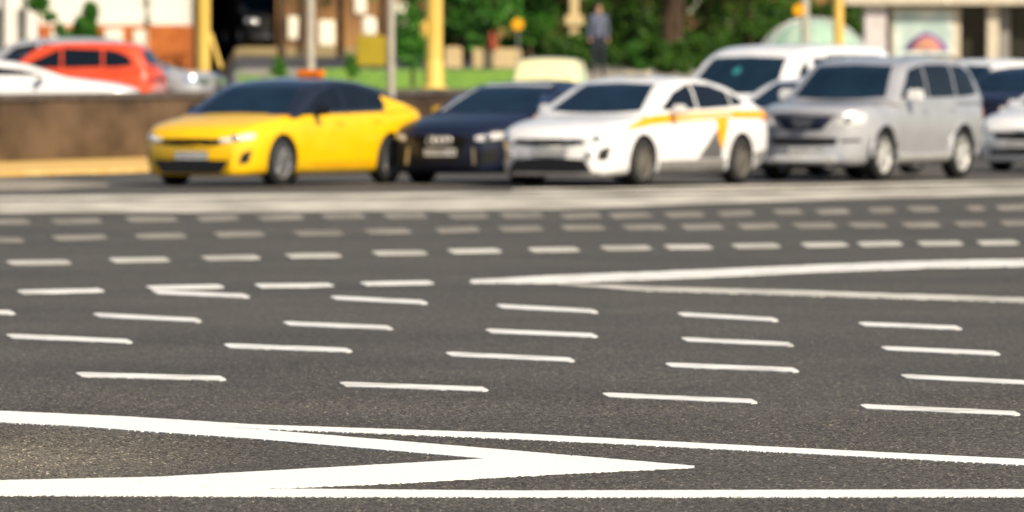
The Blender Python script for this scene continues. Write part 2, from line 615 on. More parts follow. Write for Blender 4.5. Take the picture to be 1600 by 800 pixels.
# pavement with kerb beside the parapet
kl = [(-500, 118.0), (-100, 127.0), (0, 129.0), (150, 132.5), (300, 137.0), (460, 145.0), (600, 156), (700, 162)]
mb = MB()
for (pa, Da), (pb, Db) in zip(kl, kl[1:]):
    a0 = Vector((X(pa, Da), Da + .18, 0)); b0 = Vector((X(pb, Db), Db + .18, 0))
    a1 = Vector((X(pa, wallD(pa)), wallD(pa) + .3, 0)); b1 = Vector((X(pb, wallD(pb)), wallD(pb) + .3, 0))
    mb.add([a0 + Vector((0, 0, .04)), b0 + Vector((0, 0, .04)), b1 + Vector((0, 0, .04)), a1 + Vector((0, 0, .04))], [[0, 1, 2, 3]])
link("pavement", mb.mesh("pavement", M['kerb'], False), kind="structure")
mb = MB()
for (pa, Da), (pb, Db) in zip(kl, kl[1:]):
    a, b = Vector((X(pa, Da), Da, 0)), Vector((X(pb, Db), Db, 0))
    d = (b - a).normalized()
    nrm = Vector((-d.y, d.x, 0))
    n = max(1, int((b - a).length / 1.0))
    for i in range(n):
        p, q = a + (b - a) * (i / n) + d * .006, a + (b - a) * ((i + 1) / n) - d * .006
        vs = [p + Vector((0, 0, -.03)), q + Vector((0, 0, -.03)), q + nrm * .02 + Vector((0, 0, .04)), p + nrm * .02 + Vector((0, 0, .04)),
              q + nrm * .05 + Vector((0, 0, .055)), p + nrm * .05 + Vector((0, 0, .055)), q + nrm * .2 + Vector((0, 0, .055)), p + nrm * .2 + Vector((0, 0, .055)),
              q + nrm * .2 + Vector((0, 0, -.03)), p + nrm * .2 + Vector((0, 0, -.03))]
        mb.add(vs, [[0, 1, 2, 3], [3, 2, 4, 5], [5, 4, 6, 7], [7, 6, 8, 9], [0, 3, 5, 7, 9], [1, 8, 6, 4, 2]])
link("kerb", mb.mesh("kerb", M['kerb'], False), kind="structure")

# brown granite parapet: panels and coping
wr = link("parapet_wall", None, label="brown granite parapet wall behind the yellow taxi", cat="wall",
          loc=(X(0, wallD(0)), wallD(0), 0))
mb, mc = MB(), MB()
org = Vector((X(0, wallD(0)), wallD(0), 0))
pxs = list(range(-480, 800, 40))
for pa, pb in zip(pxs, pxs[1:]):
    a, b = Vector((X(pa, wallD(pa)), wallD(pa), 0)) - org, Vector((X(pb, wallD(pb)), wallD(pb), 0)) - org
    d = (b - a).normalized()
    ang = Matrix.Rotation(math.atan2(d.y, d.x), 3, 'Z')
    c = (a + b) / 2
    L = (b - a).length
    mb.box((c.x, c.y, .5), (L - .012, .26, 1.06), rot=ang, bev=.006)
    mc.box((c.x, c.y, 1.0325 + .055), (L - .008, .36, .11), rot=ang, bev=.012)
link("panel_face", mb.mesh("panel_face", M['granite'], False), wr)
link("coping", mc.mesh("coping", M['coping'], False), wr)


# ------------------------------------------------------------------ vegetation
def leaf_cloud(blobs, n, size, m, name, flat=.0):
    tot = sum(b[3] * b[4] * b[5] for b in blobs)
    V, Fc = [], []
    for (cx, cy, cz, rx, ry, rz) in blobs:
        k = max(8, int(n * rx * ry * rz / tot))
        for _ in range(k):
            d = rng.standard_normal(3)
            d /= np.linalg.norm(d)
            r = rng.random() ** .45
            p = Vector((cx + d[0] * r * rx, cy + d[1] * r * ry, cz + d[2] * r * rz))
            a = Vector(rng.standard_normal(3)).normalized()
            b = a.orthogonal().normalized()
            c = a.cross(b)
            ang = rng.random() * 6.28
            e1 = b * math.cos(ang) + c * math.sin(ang)
            e2 = a.cross(e1)
            s = size * (.6 + .8 * rng.random())
            i = len(V)
            V += [p - e1 * s * .5, p + e2 * s * .28, p + e1 * s * .55, p - e2 * s * .28]
            Fc.append([i, i + 1, i + 2, i + 3])
    return mesh_from(V, Fc, m, name)


TREES = "trees and shrubs of the park"


def tree(px, D, blobs, tr, h, n, size, m, label, cat="tree", name="tree", lean=0.0, zb=None):
    z0 = zt(px, D) if zb is None else zb
    root = link(name, None, loc=(X(px, D), D, z0), label=label, cat=cat, group=TREES)
    mb = MB()
    k = 7
    pts = [(lean * (i / k) ** 1.5 + random.uniform(-.05, .05) * tr * 4 * (i > 0), random.uniform(-.05, .05) * tr * 3, h * i / k - .05) for i in range(k + 1)]
    mb.tube(pts, [tr * (1.25 if i == 0 else 1 - .07 * i) for i in range(k + 1)], 9)
    for b in blobs[:6]:
        st = Vector(pts[random.randint(k // 2, k)])
        en = Vector(b[:3])
        mid = (st + en) / 2 + Vector((0, 0, -.1))
        mb.tube([st, mid, en], [tr * .45, tr * .3, tr * .12], 6)
    link("trunk", mb.mesh("trunk", M['bark']), root)
    link("crown", leaf_cloud(blobs, n, size, m, "crown"), root)
    return root


def rblobs(n, rx, ry, z0, z1, s0, s1):
    return [(random.uniform(-rx, rx), random.uniform(-ry, ry), random.uniform(z0, z1), random.uniform(s0, s1), random.uniform(s0, s1), random.uniform(s0, s1) * .8) for _ in range(n)]


def bush(px, D, wpx, y0, y1, m, label, n=900, size=.1, blobs=None, name="shrub"):
    """a shrub on stems, wpx wide in the frame, from row y0 down to the ground or row y1"""
    sc = F / D
    z0 = zt(px, D)
    top = Z(y0, D) - z0
    W = wpx / sc / 2
    if blobs is None:
        blobs = []
        for i in range(13):
            hh = random.uniform(.15, .92)
            a = random.uniform(-.85, .85) * (1.15 - .6 * hh)
            blobs.append((a * W, random.uniform(-.5, .5) * W, top * hh, W * random.uniform(.2, .45), W * random.uniform(.2, .45), min(top * .2, W * random.uniform(.25, .5))))
        blobs.append((0, 0, top * .35, W * .55, W * .5, top * .32))
    root = link(name, None, loc=(X(px, D), D, z0), label=label, cat="shrub", group=TREES)
    mb = MB()
    for i in range(4):
        e = blobs[i % len(blobs)]
        mb.tube([(random.uniform(-.05, .05), random.uniform(-.05, .05), -.05), (e[0] * .4, e[1] * .4, e[2] * .6), (e[0], e[1], e[2])], [.03, .02, .008], 6)
    link("stem", mb.mesh("stem", M['bark']), root)
    link("foliage", leaf_cloud(blobs, n, size, m, "foliage"), root)
    return root


# left, in front of the white building
bush(132, 238, 66, -6, 60, M['leaf'], "rounded green shrub in front of the white and orange building", 5000, .13,
     [(.02, 0, 2.0, .36, .3, .5), (.16, 0, 2.55, .24, .2, .3), (-.36, 0, 1.75, .28, .2, .32), (.40, 0, 1.6, .28, .2, .32), (-.66, 0, 2.05, .16, .15, .24), (.1, 0, 1.2, .5, .3, .4)])
tree(60, 232, [(0, 0, 2.75, .32, .3, .26), (.3, 0, 2.4, .22, .2, .18), (.1, 0, 3.5, .5, .4, .4)], .035, 4.2, 2600, .12, M['leaf'],
     "slim young tree in front of the white columns at far left", zb=.36)
tree(228, 240, [(0, 0, 3.0, .16, .16, .5), (.05, 0, 2.3, .14, .14, .3), (0, 0, 4.2, .5, .5, .8)], .03, 4.2, 1500, .11, M['leafd'],
     "thin sapling before the cream wall, near the dark archway", zb=.36)
# ivy-like young tree by the yellow column
tree(645, 168.5, [(0, 0, .75, .33, .3, .42), (-.05, 0, 1.3, .30, .3, .4), (.05, 0, 1.9, .25, .25, .35), (-.1, 0, 2.6, .35, .35, .5), (.1, 0, 3.4, .6, .6, .6)], .035, 3.2, 5200, .10, M['leaf'],
     "leafy young tree beside the thick yellow column")
# park trees
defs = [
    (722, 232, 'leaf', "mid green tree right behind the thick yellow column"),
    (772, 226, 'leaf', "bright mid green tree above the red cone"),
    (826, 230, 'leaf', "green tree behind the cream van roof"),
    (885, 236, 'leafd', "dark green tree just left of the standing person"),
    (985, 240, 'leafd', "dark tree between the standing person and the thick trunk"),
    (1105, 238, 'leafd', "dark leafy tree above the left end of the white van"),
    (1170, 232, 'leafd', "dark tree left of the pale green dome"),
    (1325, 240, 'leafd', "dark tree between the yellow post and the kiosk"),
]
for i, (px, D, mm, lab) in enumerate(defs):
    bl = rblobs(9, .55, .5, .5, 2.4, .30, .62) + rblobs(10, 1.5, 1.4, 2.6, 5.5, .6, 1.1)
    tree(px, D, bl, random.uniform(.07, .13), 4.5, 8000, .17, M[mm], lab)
for i, (px, D, mm, lab) in enumerate([
    (440, 246, 'leafd', "slim tree between the dark archway and the thicker grey pole"),
    (470, 256, 'leafd', "tree just left of the thicker grey pole"),
    (532, 250, 'leaf', "sparse tree between the two grey poles"),
    (598, 248, 'leaf', "sparse tree just left of the slim grey pole"),
]):
    bl = rblobs(4, .5, .5, 1.5, 2.6, .14, .26) + rblobs(8, 1.2, 1.2, 3.3, 5.5, .5, .9)
    tree(px, D, bl, .10, 4.5, 3600, .15, M[mm], lab)
# big brown trunk
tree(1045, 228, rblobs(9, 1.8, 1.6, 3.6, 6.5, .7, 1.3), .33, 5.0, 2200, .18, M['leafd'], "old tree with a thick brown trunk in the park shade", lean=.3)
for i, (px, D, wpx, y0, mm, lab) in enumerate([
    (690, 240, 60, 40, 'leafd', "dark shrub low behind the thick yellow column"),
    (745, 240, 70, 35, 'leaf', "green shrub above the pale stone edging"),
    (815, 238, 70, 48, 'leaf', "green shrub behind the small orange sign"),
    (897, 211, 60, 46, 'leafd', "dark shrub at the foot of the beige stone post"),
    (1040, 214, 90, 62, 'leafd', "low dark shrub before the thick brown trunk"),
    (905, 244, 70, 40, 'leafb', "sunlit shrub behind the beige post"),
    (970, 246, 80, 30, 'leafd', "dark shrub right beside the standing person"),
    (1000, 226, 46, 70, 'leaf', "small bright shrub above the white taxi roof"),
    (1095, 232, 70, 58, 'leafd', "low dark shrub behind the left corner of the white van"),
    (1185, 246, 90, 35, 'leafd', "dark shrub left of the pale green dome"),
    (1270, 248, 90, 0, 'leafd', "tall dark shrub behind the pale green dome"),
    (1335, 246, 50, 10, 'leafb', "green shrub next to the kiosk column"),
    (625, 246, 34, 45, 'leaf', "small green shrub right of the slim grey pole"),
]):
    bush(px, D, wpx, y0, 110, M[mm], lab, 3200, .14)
# little bright plants on the lawn edge
for px, y0, lab in ((435, 90, "small bright green plant near the leaning dark car"), (549, 84, "small bright green plant between the two grey poles")):
    lab = lab.replace("leaning dark car", "dark parked car")
    b = bush(px, 190, 22, y0, 118, M['leafb'], lab, 1200, .08)
hb = []
for i in range(46):
    px = 640 + i * 17
    D = random.uniform(252, 262)
    hb.append((X(px, D), D, zt(px, D) + random.uniform(.3, 2.6), random.uniform(.5, .9), .5, random.uniform(.5, .9)))
link("thicket", leaf_cloud(hb, 26000, .19, M['leafd'], "thicket"), label="dark thicket of leaves filling the park behind the trees", cat="foliage", kind="stuff")


# ------------------------------------------------------------------ buildings
def build_left():
    D = 262.0
    sc = F / D
    r = link("white_building", None, loc=(X(60, D), D, .2), label="cream white building with an orange brick base at far left", cat="building")
    o = r.location
    zt_ = Z(39, D) - .2
    x0, x1 = -16.0, X(289, D) - o.x
    mb = MB()
    mb.box(((x0 + x1) / 2, 3, zt_ + 4), (x1 - x0, 6, 8))
    link("wall", mb.mesh("wall", M['white_wall'], False), r)
    mb = MB()
    mb.box(((0 + x1) / 2 + .02, 2.95, zt_ / 2 - .2), (x1 + .05, 6.06, zt_ + .4 - .01))
    link("brick_base", mb.mesh("brick_base", M['brick'], False), r)
    for a, b, y0, y1 in ((80, 114, 45, 84), (164, 192, 45, 84), (209, 231, 47, 84)):
        wb = MB()
        wa, wz0, wz1 = X(a, D) - o.x, Z(y1, D) - .2, Z(y0, D) - .2
        wb_ = X(b, D) - o.x
        wb.box(((wa + wb_) / 2, -.10, (wz0 + wz1) / 2), (wb_ - wa, .06, wz1 - wz0), bev=.01)
        f = link("window", wb.mesh("window", M['blind'], False), r)
        pb = MB()
        pb.box(((wa + wb_) / 2, -.135, (wz0 + wz1) / 2), ((wb_ - wa) * .7, .02, (wz1 - wz0) * .8))
        link("pane", pb.mesh("pane", M['blind'], False), f)
    for a, b in ((-90, -60), (-40, 6), (27, 40)):
        wb = MB()
        wa, wb_ = X(a, D) - o.x, X(b, D) - o.x
        wz0, wz1 = .6, Z(14, D) - .2
        wb.box(((wa + wb_) / 2, -.02, (wz0 + wz1) / 2), (wb_ - wa, .06, wz1 - wz0))
        link("window", wb.mesh("window", M['win_grey'], False), r)
    for a, b in ((8, 26), (42, 60)):
        wb = MB()
        wa, wb_ = X(a, D) - o.x, X(b, D) - o.x
        wb.box(((wa + wb_) / 2, -.14, 2.2), (wb_ - wa, .2, 4.6), bev=.03)
        link("column", wb.mesh("column", M['white_wall'], False), r)


build_left()


def build_brown():
    D = 285.0
    r = link("brown_building", None, loc=(X(290, D), D, .3), label="brown building with a black archway behind the park trees", cat="building")
    o = r.location
    ax1 = X(432, D) - o.x
    x1 = X(1420, D) - o.x
    mb = MB()
    mb.box(((ax1 + x1) / 2, 3, 5), (x1 - ax1, 6, 10.4))
    mb.box((ax1 / 2 - .3, 3, 7.6), (ax1 + .6, 5.96, 5.2))
    link("wall", mb.mesh("wall", M['brown_wall'], False), r)
    # deep archway, its shade put into near-black walls
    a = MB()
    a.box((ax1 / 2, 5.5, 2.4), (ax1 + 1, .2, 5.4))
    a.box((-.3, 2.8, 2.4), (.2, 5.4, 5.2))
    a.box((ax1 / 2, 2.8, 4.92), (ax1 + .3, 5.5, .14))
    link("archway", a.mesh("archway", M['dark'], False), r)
    for p0, p1, y0, y1, mm in ((368, 387, -20, 34, 'blind'), (409, 425, -20, 4, 'blind'), (450, 466, 26, 62, 'blind'), (498, 523, 32, 72, 'blind'), (554, 572, -8, 22, 'blind'),
                               (618, 636, 4, 40, 'blind'), (702, 712, -8, 20, 'blind'), (728, 744, -8, 10, 'blind'), (1000, 1014, 12, 34, 'blind'), (1075, 1092, -14, 20, 'blind')):  # some pale windows stand in for sunlit patches, sky gaps and lamp bokeh
        w_ = MB()
        wa, wb_, z0, z1 = X(p0, D) - o.x, X(p1, D) - o.x, Z(y1, D) - .3, Z(y0, D) - .3
        w_.box(((wa + wb_) / 2, -.04 if p0 > 430 else 5.0, (z0 + z1) / 2), (wb_ - wa, .1, z1 - z0), bev=.02)
        f = link("window", w_.mesh("window", M['blind'], False), r)
        pb = MB()
        pb.box(((wa + wb_) / 2, (-.04 if p0 > 430 else 5.0) - .06, (z0 + z1) / 2), ((wb_ - wa) * .8, .02, (z1 - z0) * .86))
        link("pane", pb.mesh("pane", M[mm], False), f)


build_brown()


def build_kiosk():
    D = 226.0
    z0 = zt(1400, D)
    r = link("street_kiosk", None, loc=(X(1350, D), D, z0), label="street kiosk with a lit poster panel and dark windows at right", cat="kiosk")
    o = r.location

    def bx(name, p0, p1, y0, y1, dy, dep, mm, par=r, bev=.015):
        b = MB()
        a_, b_ = X(p0, D) - o.x, X(p1, D) - o.x
        za, zb = Z(y1, D) - z0, Z(y0, D) - z0
        b.box(((a_ + b_) / 2, dy + dep / 2, (za + zb) / 2), (b_ - a_, dep, zb - za), bev=bev)
        return link(name, b.mesh(name, M[mm], False), par)
    bx("roof", 1318, 1900, -45, 8, -.6, 3.4, 'beigef')
    bx("back_wall", 1352, 1880, 8, 118, 1.2, 1.2, 'lilac')
    bx("column", 1350, 1384, 8, 118, -.3, .35, 'lilac')
    p = bx("poster_panel", 1392, 1500, 12, 96, -.1, .12, 'beigef')
    bx("poster", 1397, 1488, 17, 90, -.125, .025, 'poster', p, 0)
    bx("window", 1503, 1543, 8, 112, .3, .08, 'kioskglass')
    bx("window", 1580, 1660, 8, 112, .3, .08, 'kioskglass')
    bx("column", 1541, 1560, 8, 118, -.2, .3, 'beigef')
    bx("column", 1562, 1578, 8, 118, .1, .3, 'greytrim')
    bx("column", 1665, 1690, 8, 118, -.2, .3, 'beigef')
    bx("sill", 1503, 1665, 96, 104, -.02, .3, 'beigef')
    # little lamp under the roof edge
    b = MB()
    b.lathe([(0, -.06), (.07, -.05), (.08, 0), (.05, .05), (0, .05)], 14, c=(X(1478, D) - o.x, -.55, Z(3, D) - z0))
    link("lamp", b.mesh("lamp", M['blind']), r)


build_kiosk()


def build_dome():
    D = 212.0
    sc = F / D
    z0 = zt(1270, D)
    r = link("glass_dome", None, loc=(X(1270, D), D, z0), label="pale green glass dome showing above the white van roof", cat="dome")
    Rr = 94 / sc
    ctr = Z(28, D) - Rr - z0
    b = MB()
    prof = [(Rr * math.sin(t), ctr + Rr * math.cos(t)) for t in [i / 14 * R(72) for i in range(15)]]
    prof[0] = (0.001, prof[0][1])
    b.lathe(prof, 40)
    link("glazing", b.mesh("glazing", M['dome']), r)
    b = MB()
    for k in range(12):
        a = 2 * math.pi * k / 12
        b.tube([((q + .012) * math.cos(a), (q + .012) * math.sin(a), h + .008) for q, h in prof], .018, 6)
    link("rib", b.mesh("rib", M['lilac']), r)
    b = MB()
    rr, hh = prof[-1]
    b.lathe([(0, -.1), (rr + .1, -.1), (rr + .1, hh + .02), (rr - .05, hh + .04)], 40)
    link("drum", b.mesh("drum", M['lilac']), r)


build_dome()


# ------------------------------------------------------------------ poles, posts and small things
def pole(name, px, D, wpx, mm, label, cat="pole", top=7.0, taper=.8, zb=None, group=None):
    rad = wpx / (F / D) / 2
    z0 = (zt(px, D) if zb is None else zb)
    r = link(name, None, loc=(X(px, D), D, z0 - .02), label=label, cat=cat, group=group)
    b = MB()
    b.tube([(0, 0, 0), (0, 0, 1.2), (0, 0, top * .5), (0, 0, top)], [rad, rad, rad * (1 + taper) / 2, rad * taper], 16)
    link("shaft", b.mesh("shaft", M[mm]), r)
    b = MB()
    b.lathe([(0, 0), (rad * 1.7, 0), (rad * 1.7, .05), (rad * 1.15, .07), (rad * 1.05, .16), (rad * .9, .16)], 16)
    link("base_plate", b.mesh("base_plate", M[mm]), r)
    return r, rad


gp = "grey street poles"
p, rad = pole("street_pole", 485, 152, 15, 'grey_pole', "thicker grey pole above the taxi roof sign", zb=.04, group=gp)
p, rad = pole("street_pole", 611, 157.5, 12.5, 'grey_pole', "slim grey pole at the tail of the yellow taxi", zb=.04, group=gp)
p, rad = pole("street_pole", 1258, 196, 13, 'grey_pole', "grey pole in front of the pale green dome", zb=1.0, group=gp)
b = MB()
b.lathe([(0, -.015), (.13, -.015), (.13, .015), (0, .015)], 24, 'y', c=(-.14, -.1, Z(14, 196) - 1.0))
link("round_sign", b.mesh("round_sign", M['stripe'], False), p)
yp = "yellow posts along the street"
p, rad = pole("yellow_post", 317, 186, 22, 'yellow_pole', "yellow tapering mast with a slanting brace in front of the archway", cat="post", taper=1.15, group=yp)
b = MB()
sc = F / 186
b.tube([(rad, 0, Z(52, 186) - p.location.z), (28 / sc, 0, Z(106, 186) - p.location.z)], .045, 8)
link("brace", b.mesh("brace", M['yellow_pole']), p)
p, rad = pole("yellow_post", 678, 166.5, 27, 'yellow_pole', "thick yellow column standing at the front of the lawn", cat="post", taper=1.05, group=yp)
b = MB()
sc = F / 166.5
b.box((-14 / sc, -.05, Z(45, 166.5) - p.location.z), (.16, .22, .34), bev=.06)
link("signal_box", b.mesh("signal_box", M['yellow_pole']), p)
b = MB()
b.lathe([(rad * 1.12, 0), (rad * 1.12, .5), (rad * 1.03, .56), (rad * .9, .56)], 16)
link("plinth", b.mesh("plinth", M['yellow_pole']), p)
p, rad = pole("yellow_post", 1310, 205, 16, 'yellow_pole', "yellow post rising behind the right side of the pale green dome", cat="post", group=yp)

# beige post near the person
z0 = zt(897, 215)
r = link("stone_post", None, loc=(X(897, 215), 215, z0), label="beige stone post left of the standing person", cat="post")
b = MB()
b.box((0, 0, 1.2), (.22, .22, 2.6), bev=.02)
b.box((0, 0, Z(32, 215) - z0), (.46, .4, .26), bev=.03)
b.tube([(0, 0, 2.4), (0, 0, 4.2)], .10, 10)
link("shaft", b.mesh("shaft", M['beige'], False), r)
b = MB()
b.box((0, 0, .15), (.42, .42, .3), bev=.03)
link("plinth", b.mesh("plinth", M['beige'], False), r)

# low stone edging
for i, (pa, pb, lab) in enumerate(((694, 722, "short pale stone block right of the thick yellow column"), (738, 815, "long pale stone edging under the red cone"))):
    D = 218
    b = MB()
    z0 = zt((pa + pb) / 2, D)
    b.box((0, 0, (Z(73 + 3 * i, D) - z0) / 2 - .1), ((pb - pa) / (F / D), .4, Z(73 + 3 * i, D) - z0 + .2), bev=.04)
    link("stone_block", b.mesh("stone_block", M['beige'], False), loc=(X((pa + pb) / 2, D), D, z0), label=lab, cat="stone block", group="pale stone blocks in the park")
# red cone on the edging
D = 217.9
zc = Z(76, D)
r = link("traffic_cone", None, loc=(X(767, D), D, zc), label="small dull red cone standing on the pale stone edging", cat="cone")
b = MB()
b.lathe([(0, 0), (.15, 0), (.15, .03), (.12, .035), (.03, .42), (0, .43)], 18)
link("cone_body", b.mesh("cone_body", M['cone']), r)
b = MB()
b.box((0, 0, .012), (.34, .34, .024), bev=.008)
link("base", b.mesh("base", M['cone'], False), r)
# little orange round sign
D = 214
z0 = zt(809, D)
r = link("round_sign", None, loc=(X(809, D), D, z0), label="small round orange sign among green leaves", cat="sign")
b = MB()
b.tube([(0, 0, 0), (0, 0, Z(30, D) - z0)], .02, 8)
link("stand", b.mesh("stand", M['greytrim']), r)
b = MB()
b.lathe([(0, -.02), (.14, -.02), (.14, .0), (0, .0)], 24, 'y', c=(0, -.03, Z(38, D) - z0))
link("disc", b.mesh("disc", M['stripe'], False), r)
# yellow and white stand
D = 221
z0 = zt(580, D)
r = link("information_stand", None, loc=(X(580, D), D, z0), label="yellow stand with a bright white top behind the lawn", cat="stand")
b = MB()
b.box((0, 0, (Z(56, D) - z0) / 2), (.74, .35, Z(56, D) - z0), bev=.03)
link("base", b.mesh("base", M['mustard'], False), r)
b = MB()
b.box((-.05, 0, (Z(56, D) + Z(26, D)) / 2 - z0), (.36, .2, Z(26, D) - Z(56, D)), bev=.06)
link("panel", b.mesh("panel", M['blind'], False), r)
# parasol by the kiosk
D = 208
z0 = zt(1447, D)
sc = F / D
r = link("parasol", None, loc=(X(1447, D), D, z0), label="small purple parasol with peach lower edge behind the silver car roof", cat="parasol")
b = MB()
ht = Z(51, D) - z0
prof = [(.001, ht), (.12, ht - .03), (.28, ht - .12), (.42, ht - .24), (.54, ht - .42)]
b.lathe(prof, 16)
b.lathe([(q * .97, h - .012) for q, h in prof][::-1], 16)
link("canopy", b.mesh("canopy", M['purple']), r)
b = MB()
vv, ff = [], []
for i, (q, h) in enumerate([(.27, ht - .115), (.34, ht - .17), (.42, ht - .24), (.54, ht - .42)]):
    for k in range(9):
        an = R(-90) + R(-42 + 84 * k / 8) * (.55 + .45 * i / 3)
        for o_ in (.016, .004):
            vv.append(((q + o_) * math.cos(an), (q + o_) * math.sin(an), h + o_))
for i in range(3):
    for k in range(8):
        a_ = (i * 9 + k) * 2
        ff.append([a_, a_ + 2, a_ + 20, a_ + 18])
        ff.append([a_ + 1, a_ + 19, a_ + 21, a_ + 3])
b.add(vv, ff)
link("valance", b.mesh("valance", M['peach']), r)
b = MB()
b.tube([(0, 0, 0), (0, 0, ht + .05)], .018, 8)
b.lathe([(0, 0), (.2, 0), (.2, .05), (0, .07)], 16)
link("stand", b.mesh("stand", M['greytrim']), r)


# ------------------------------------------------------------------ person
def skin_mesh(name, verts, edges, rads, mats, sub=2):
    me = bpy.data.meshes.new(name + "_src")
    me.from_pydata(verts, edges, [])
    o = bpy.data.objects.new(name + "_src", me)
    COL.objects.link(o)
    sk = o.modifiers.new("s", 'SKIN')
    sk.use_smooth_shade = True
    ss = o.modifiers.new("u", 'SUBSURF')
    ss.levels = sub
    for i, r_ in enumerate(rads):
        me.skin_vertices[0].data[i].radius = (r_, r_) if not isinstance(r_, tuple) else r_
    me.skin_vertices[0].data[0].use_root = True
    dg = bpy.context.evaluated_depsgraph_get()
    res = bpy.data.meshes.new_from_object(o.evaluated_get(dg))
    bpy.data.objects.remove(o)
    res.materials.clear()
    for m_ in mats:
        res.materials.append(m_)
    res.name = name
    return res


def person():
    D = 205
    z0 = zt(935, D)
    r = link("person", None, loc=(X(935, D), D, z0), rot=(0, 0, R(15)), label="person in a blue grey top and dark trousers standing in the park", cat="person")
    V = [(0, 0, .93), (0, .01, 1.12), (0, .0, 1.36), (0, -.01, 1.47), (0, -.02, 1.55), (0, -.03, 1.66),
         (.17, 0, 1.40), (.22, .02, 1.14), (.20, -.06, .90), (.19, -.09, .80),
         (-.17, 0, 1.40), (-.23, .02, 1.14), (-.22, -.04, .90), (-.21, -.07, .80),
         (.09, 0, .86), (.10, -.02, .48), (.10, .02, .08), (.11, -.14, .035),
         (-.09, 0, .86), (-.11, -.0, .48), (-.12, .04, .08), (-.14, -.12, .035)]
    E = [(0, 1), (1, 2), (2, 3), (3, 4), (4, 5), (2, 6), (6, 7), (7, 8), (8, 9), (2, 10), (10, 11), (11, 12), (12, 13),
         (0, 14), (14, 15), (15, 16), (16, 17), (0, 18), (18, 19), (19, 20), (20, 21)]
    rd = [(.15, .11), (.145, .10), (.16, .11), .055, (.075, .085), (.075, .09), .06, .045, .035, .03, .06, .045, .035, .03,
          .095, .062, .045, .04, .095, .062, .045, .04]
    me = skin_mesh("body", V, E, rd, [M['skin'], M['shirt'], M['trouser'], M['plastic']])
    for p_ in me.polygons:
        c = p_.center
        arm = abs(c.x) > .17 and c.z < 1.0 and c.z < .99
        if c.z > 1.47 or (arm and c.z < .90 and abs(c.x) > .17):
            p_.material_index = 0
        elif c.z > .95 or (abs(c.x) > .17 and c.z > .8):
            p_.material_index = 1
        elif c.z > .09:
            p_.material_index = 2
        else:
            p_.material_index = 3
    link("body", me, r)
    b = MB()
    bm = bmesh.new()
    bmesh.ops.create_uvsphere(bm, u_segments=16, v_segments=10, radius=1)
    for v in bm.verts:
        v.co = Vector((v.co.x * .085, v.co.y * .10, v.co.z * .075 if v.co.z > 0 else v.co.z * .05))
    b.bm(bm, (0, .005, 1.695))
    link("hair", b.mesh("hair", M['hair']), r)


person()


# ------------------------------------------------------------------ cars
def smooth_poly(pts, win=.10):
    pts = sorted(pts)
    xs = np.array([p_[0] for p_ in pts])
    ys = np.array([p_[1] for p_ in pts])

    def f(s):
        q = s + np.linspace(-win, win, 7)
        return float(np.mean(np.interp(np.clip(q, xs[0], xs[-1]), xs, ys)))
    return f


GL = "cars waiting at the junction"


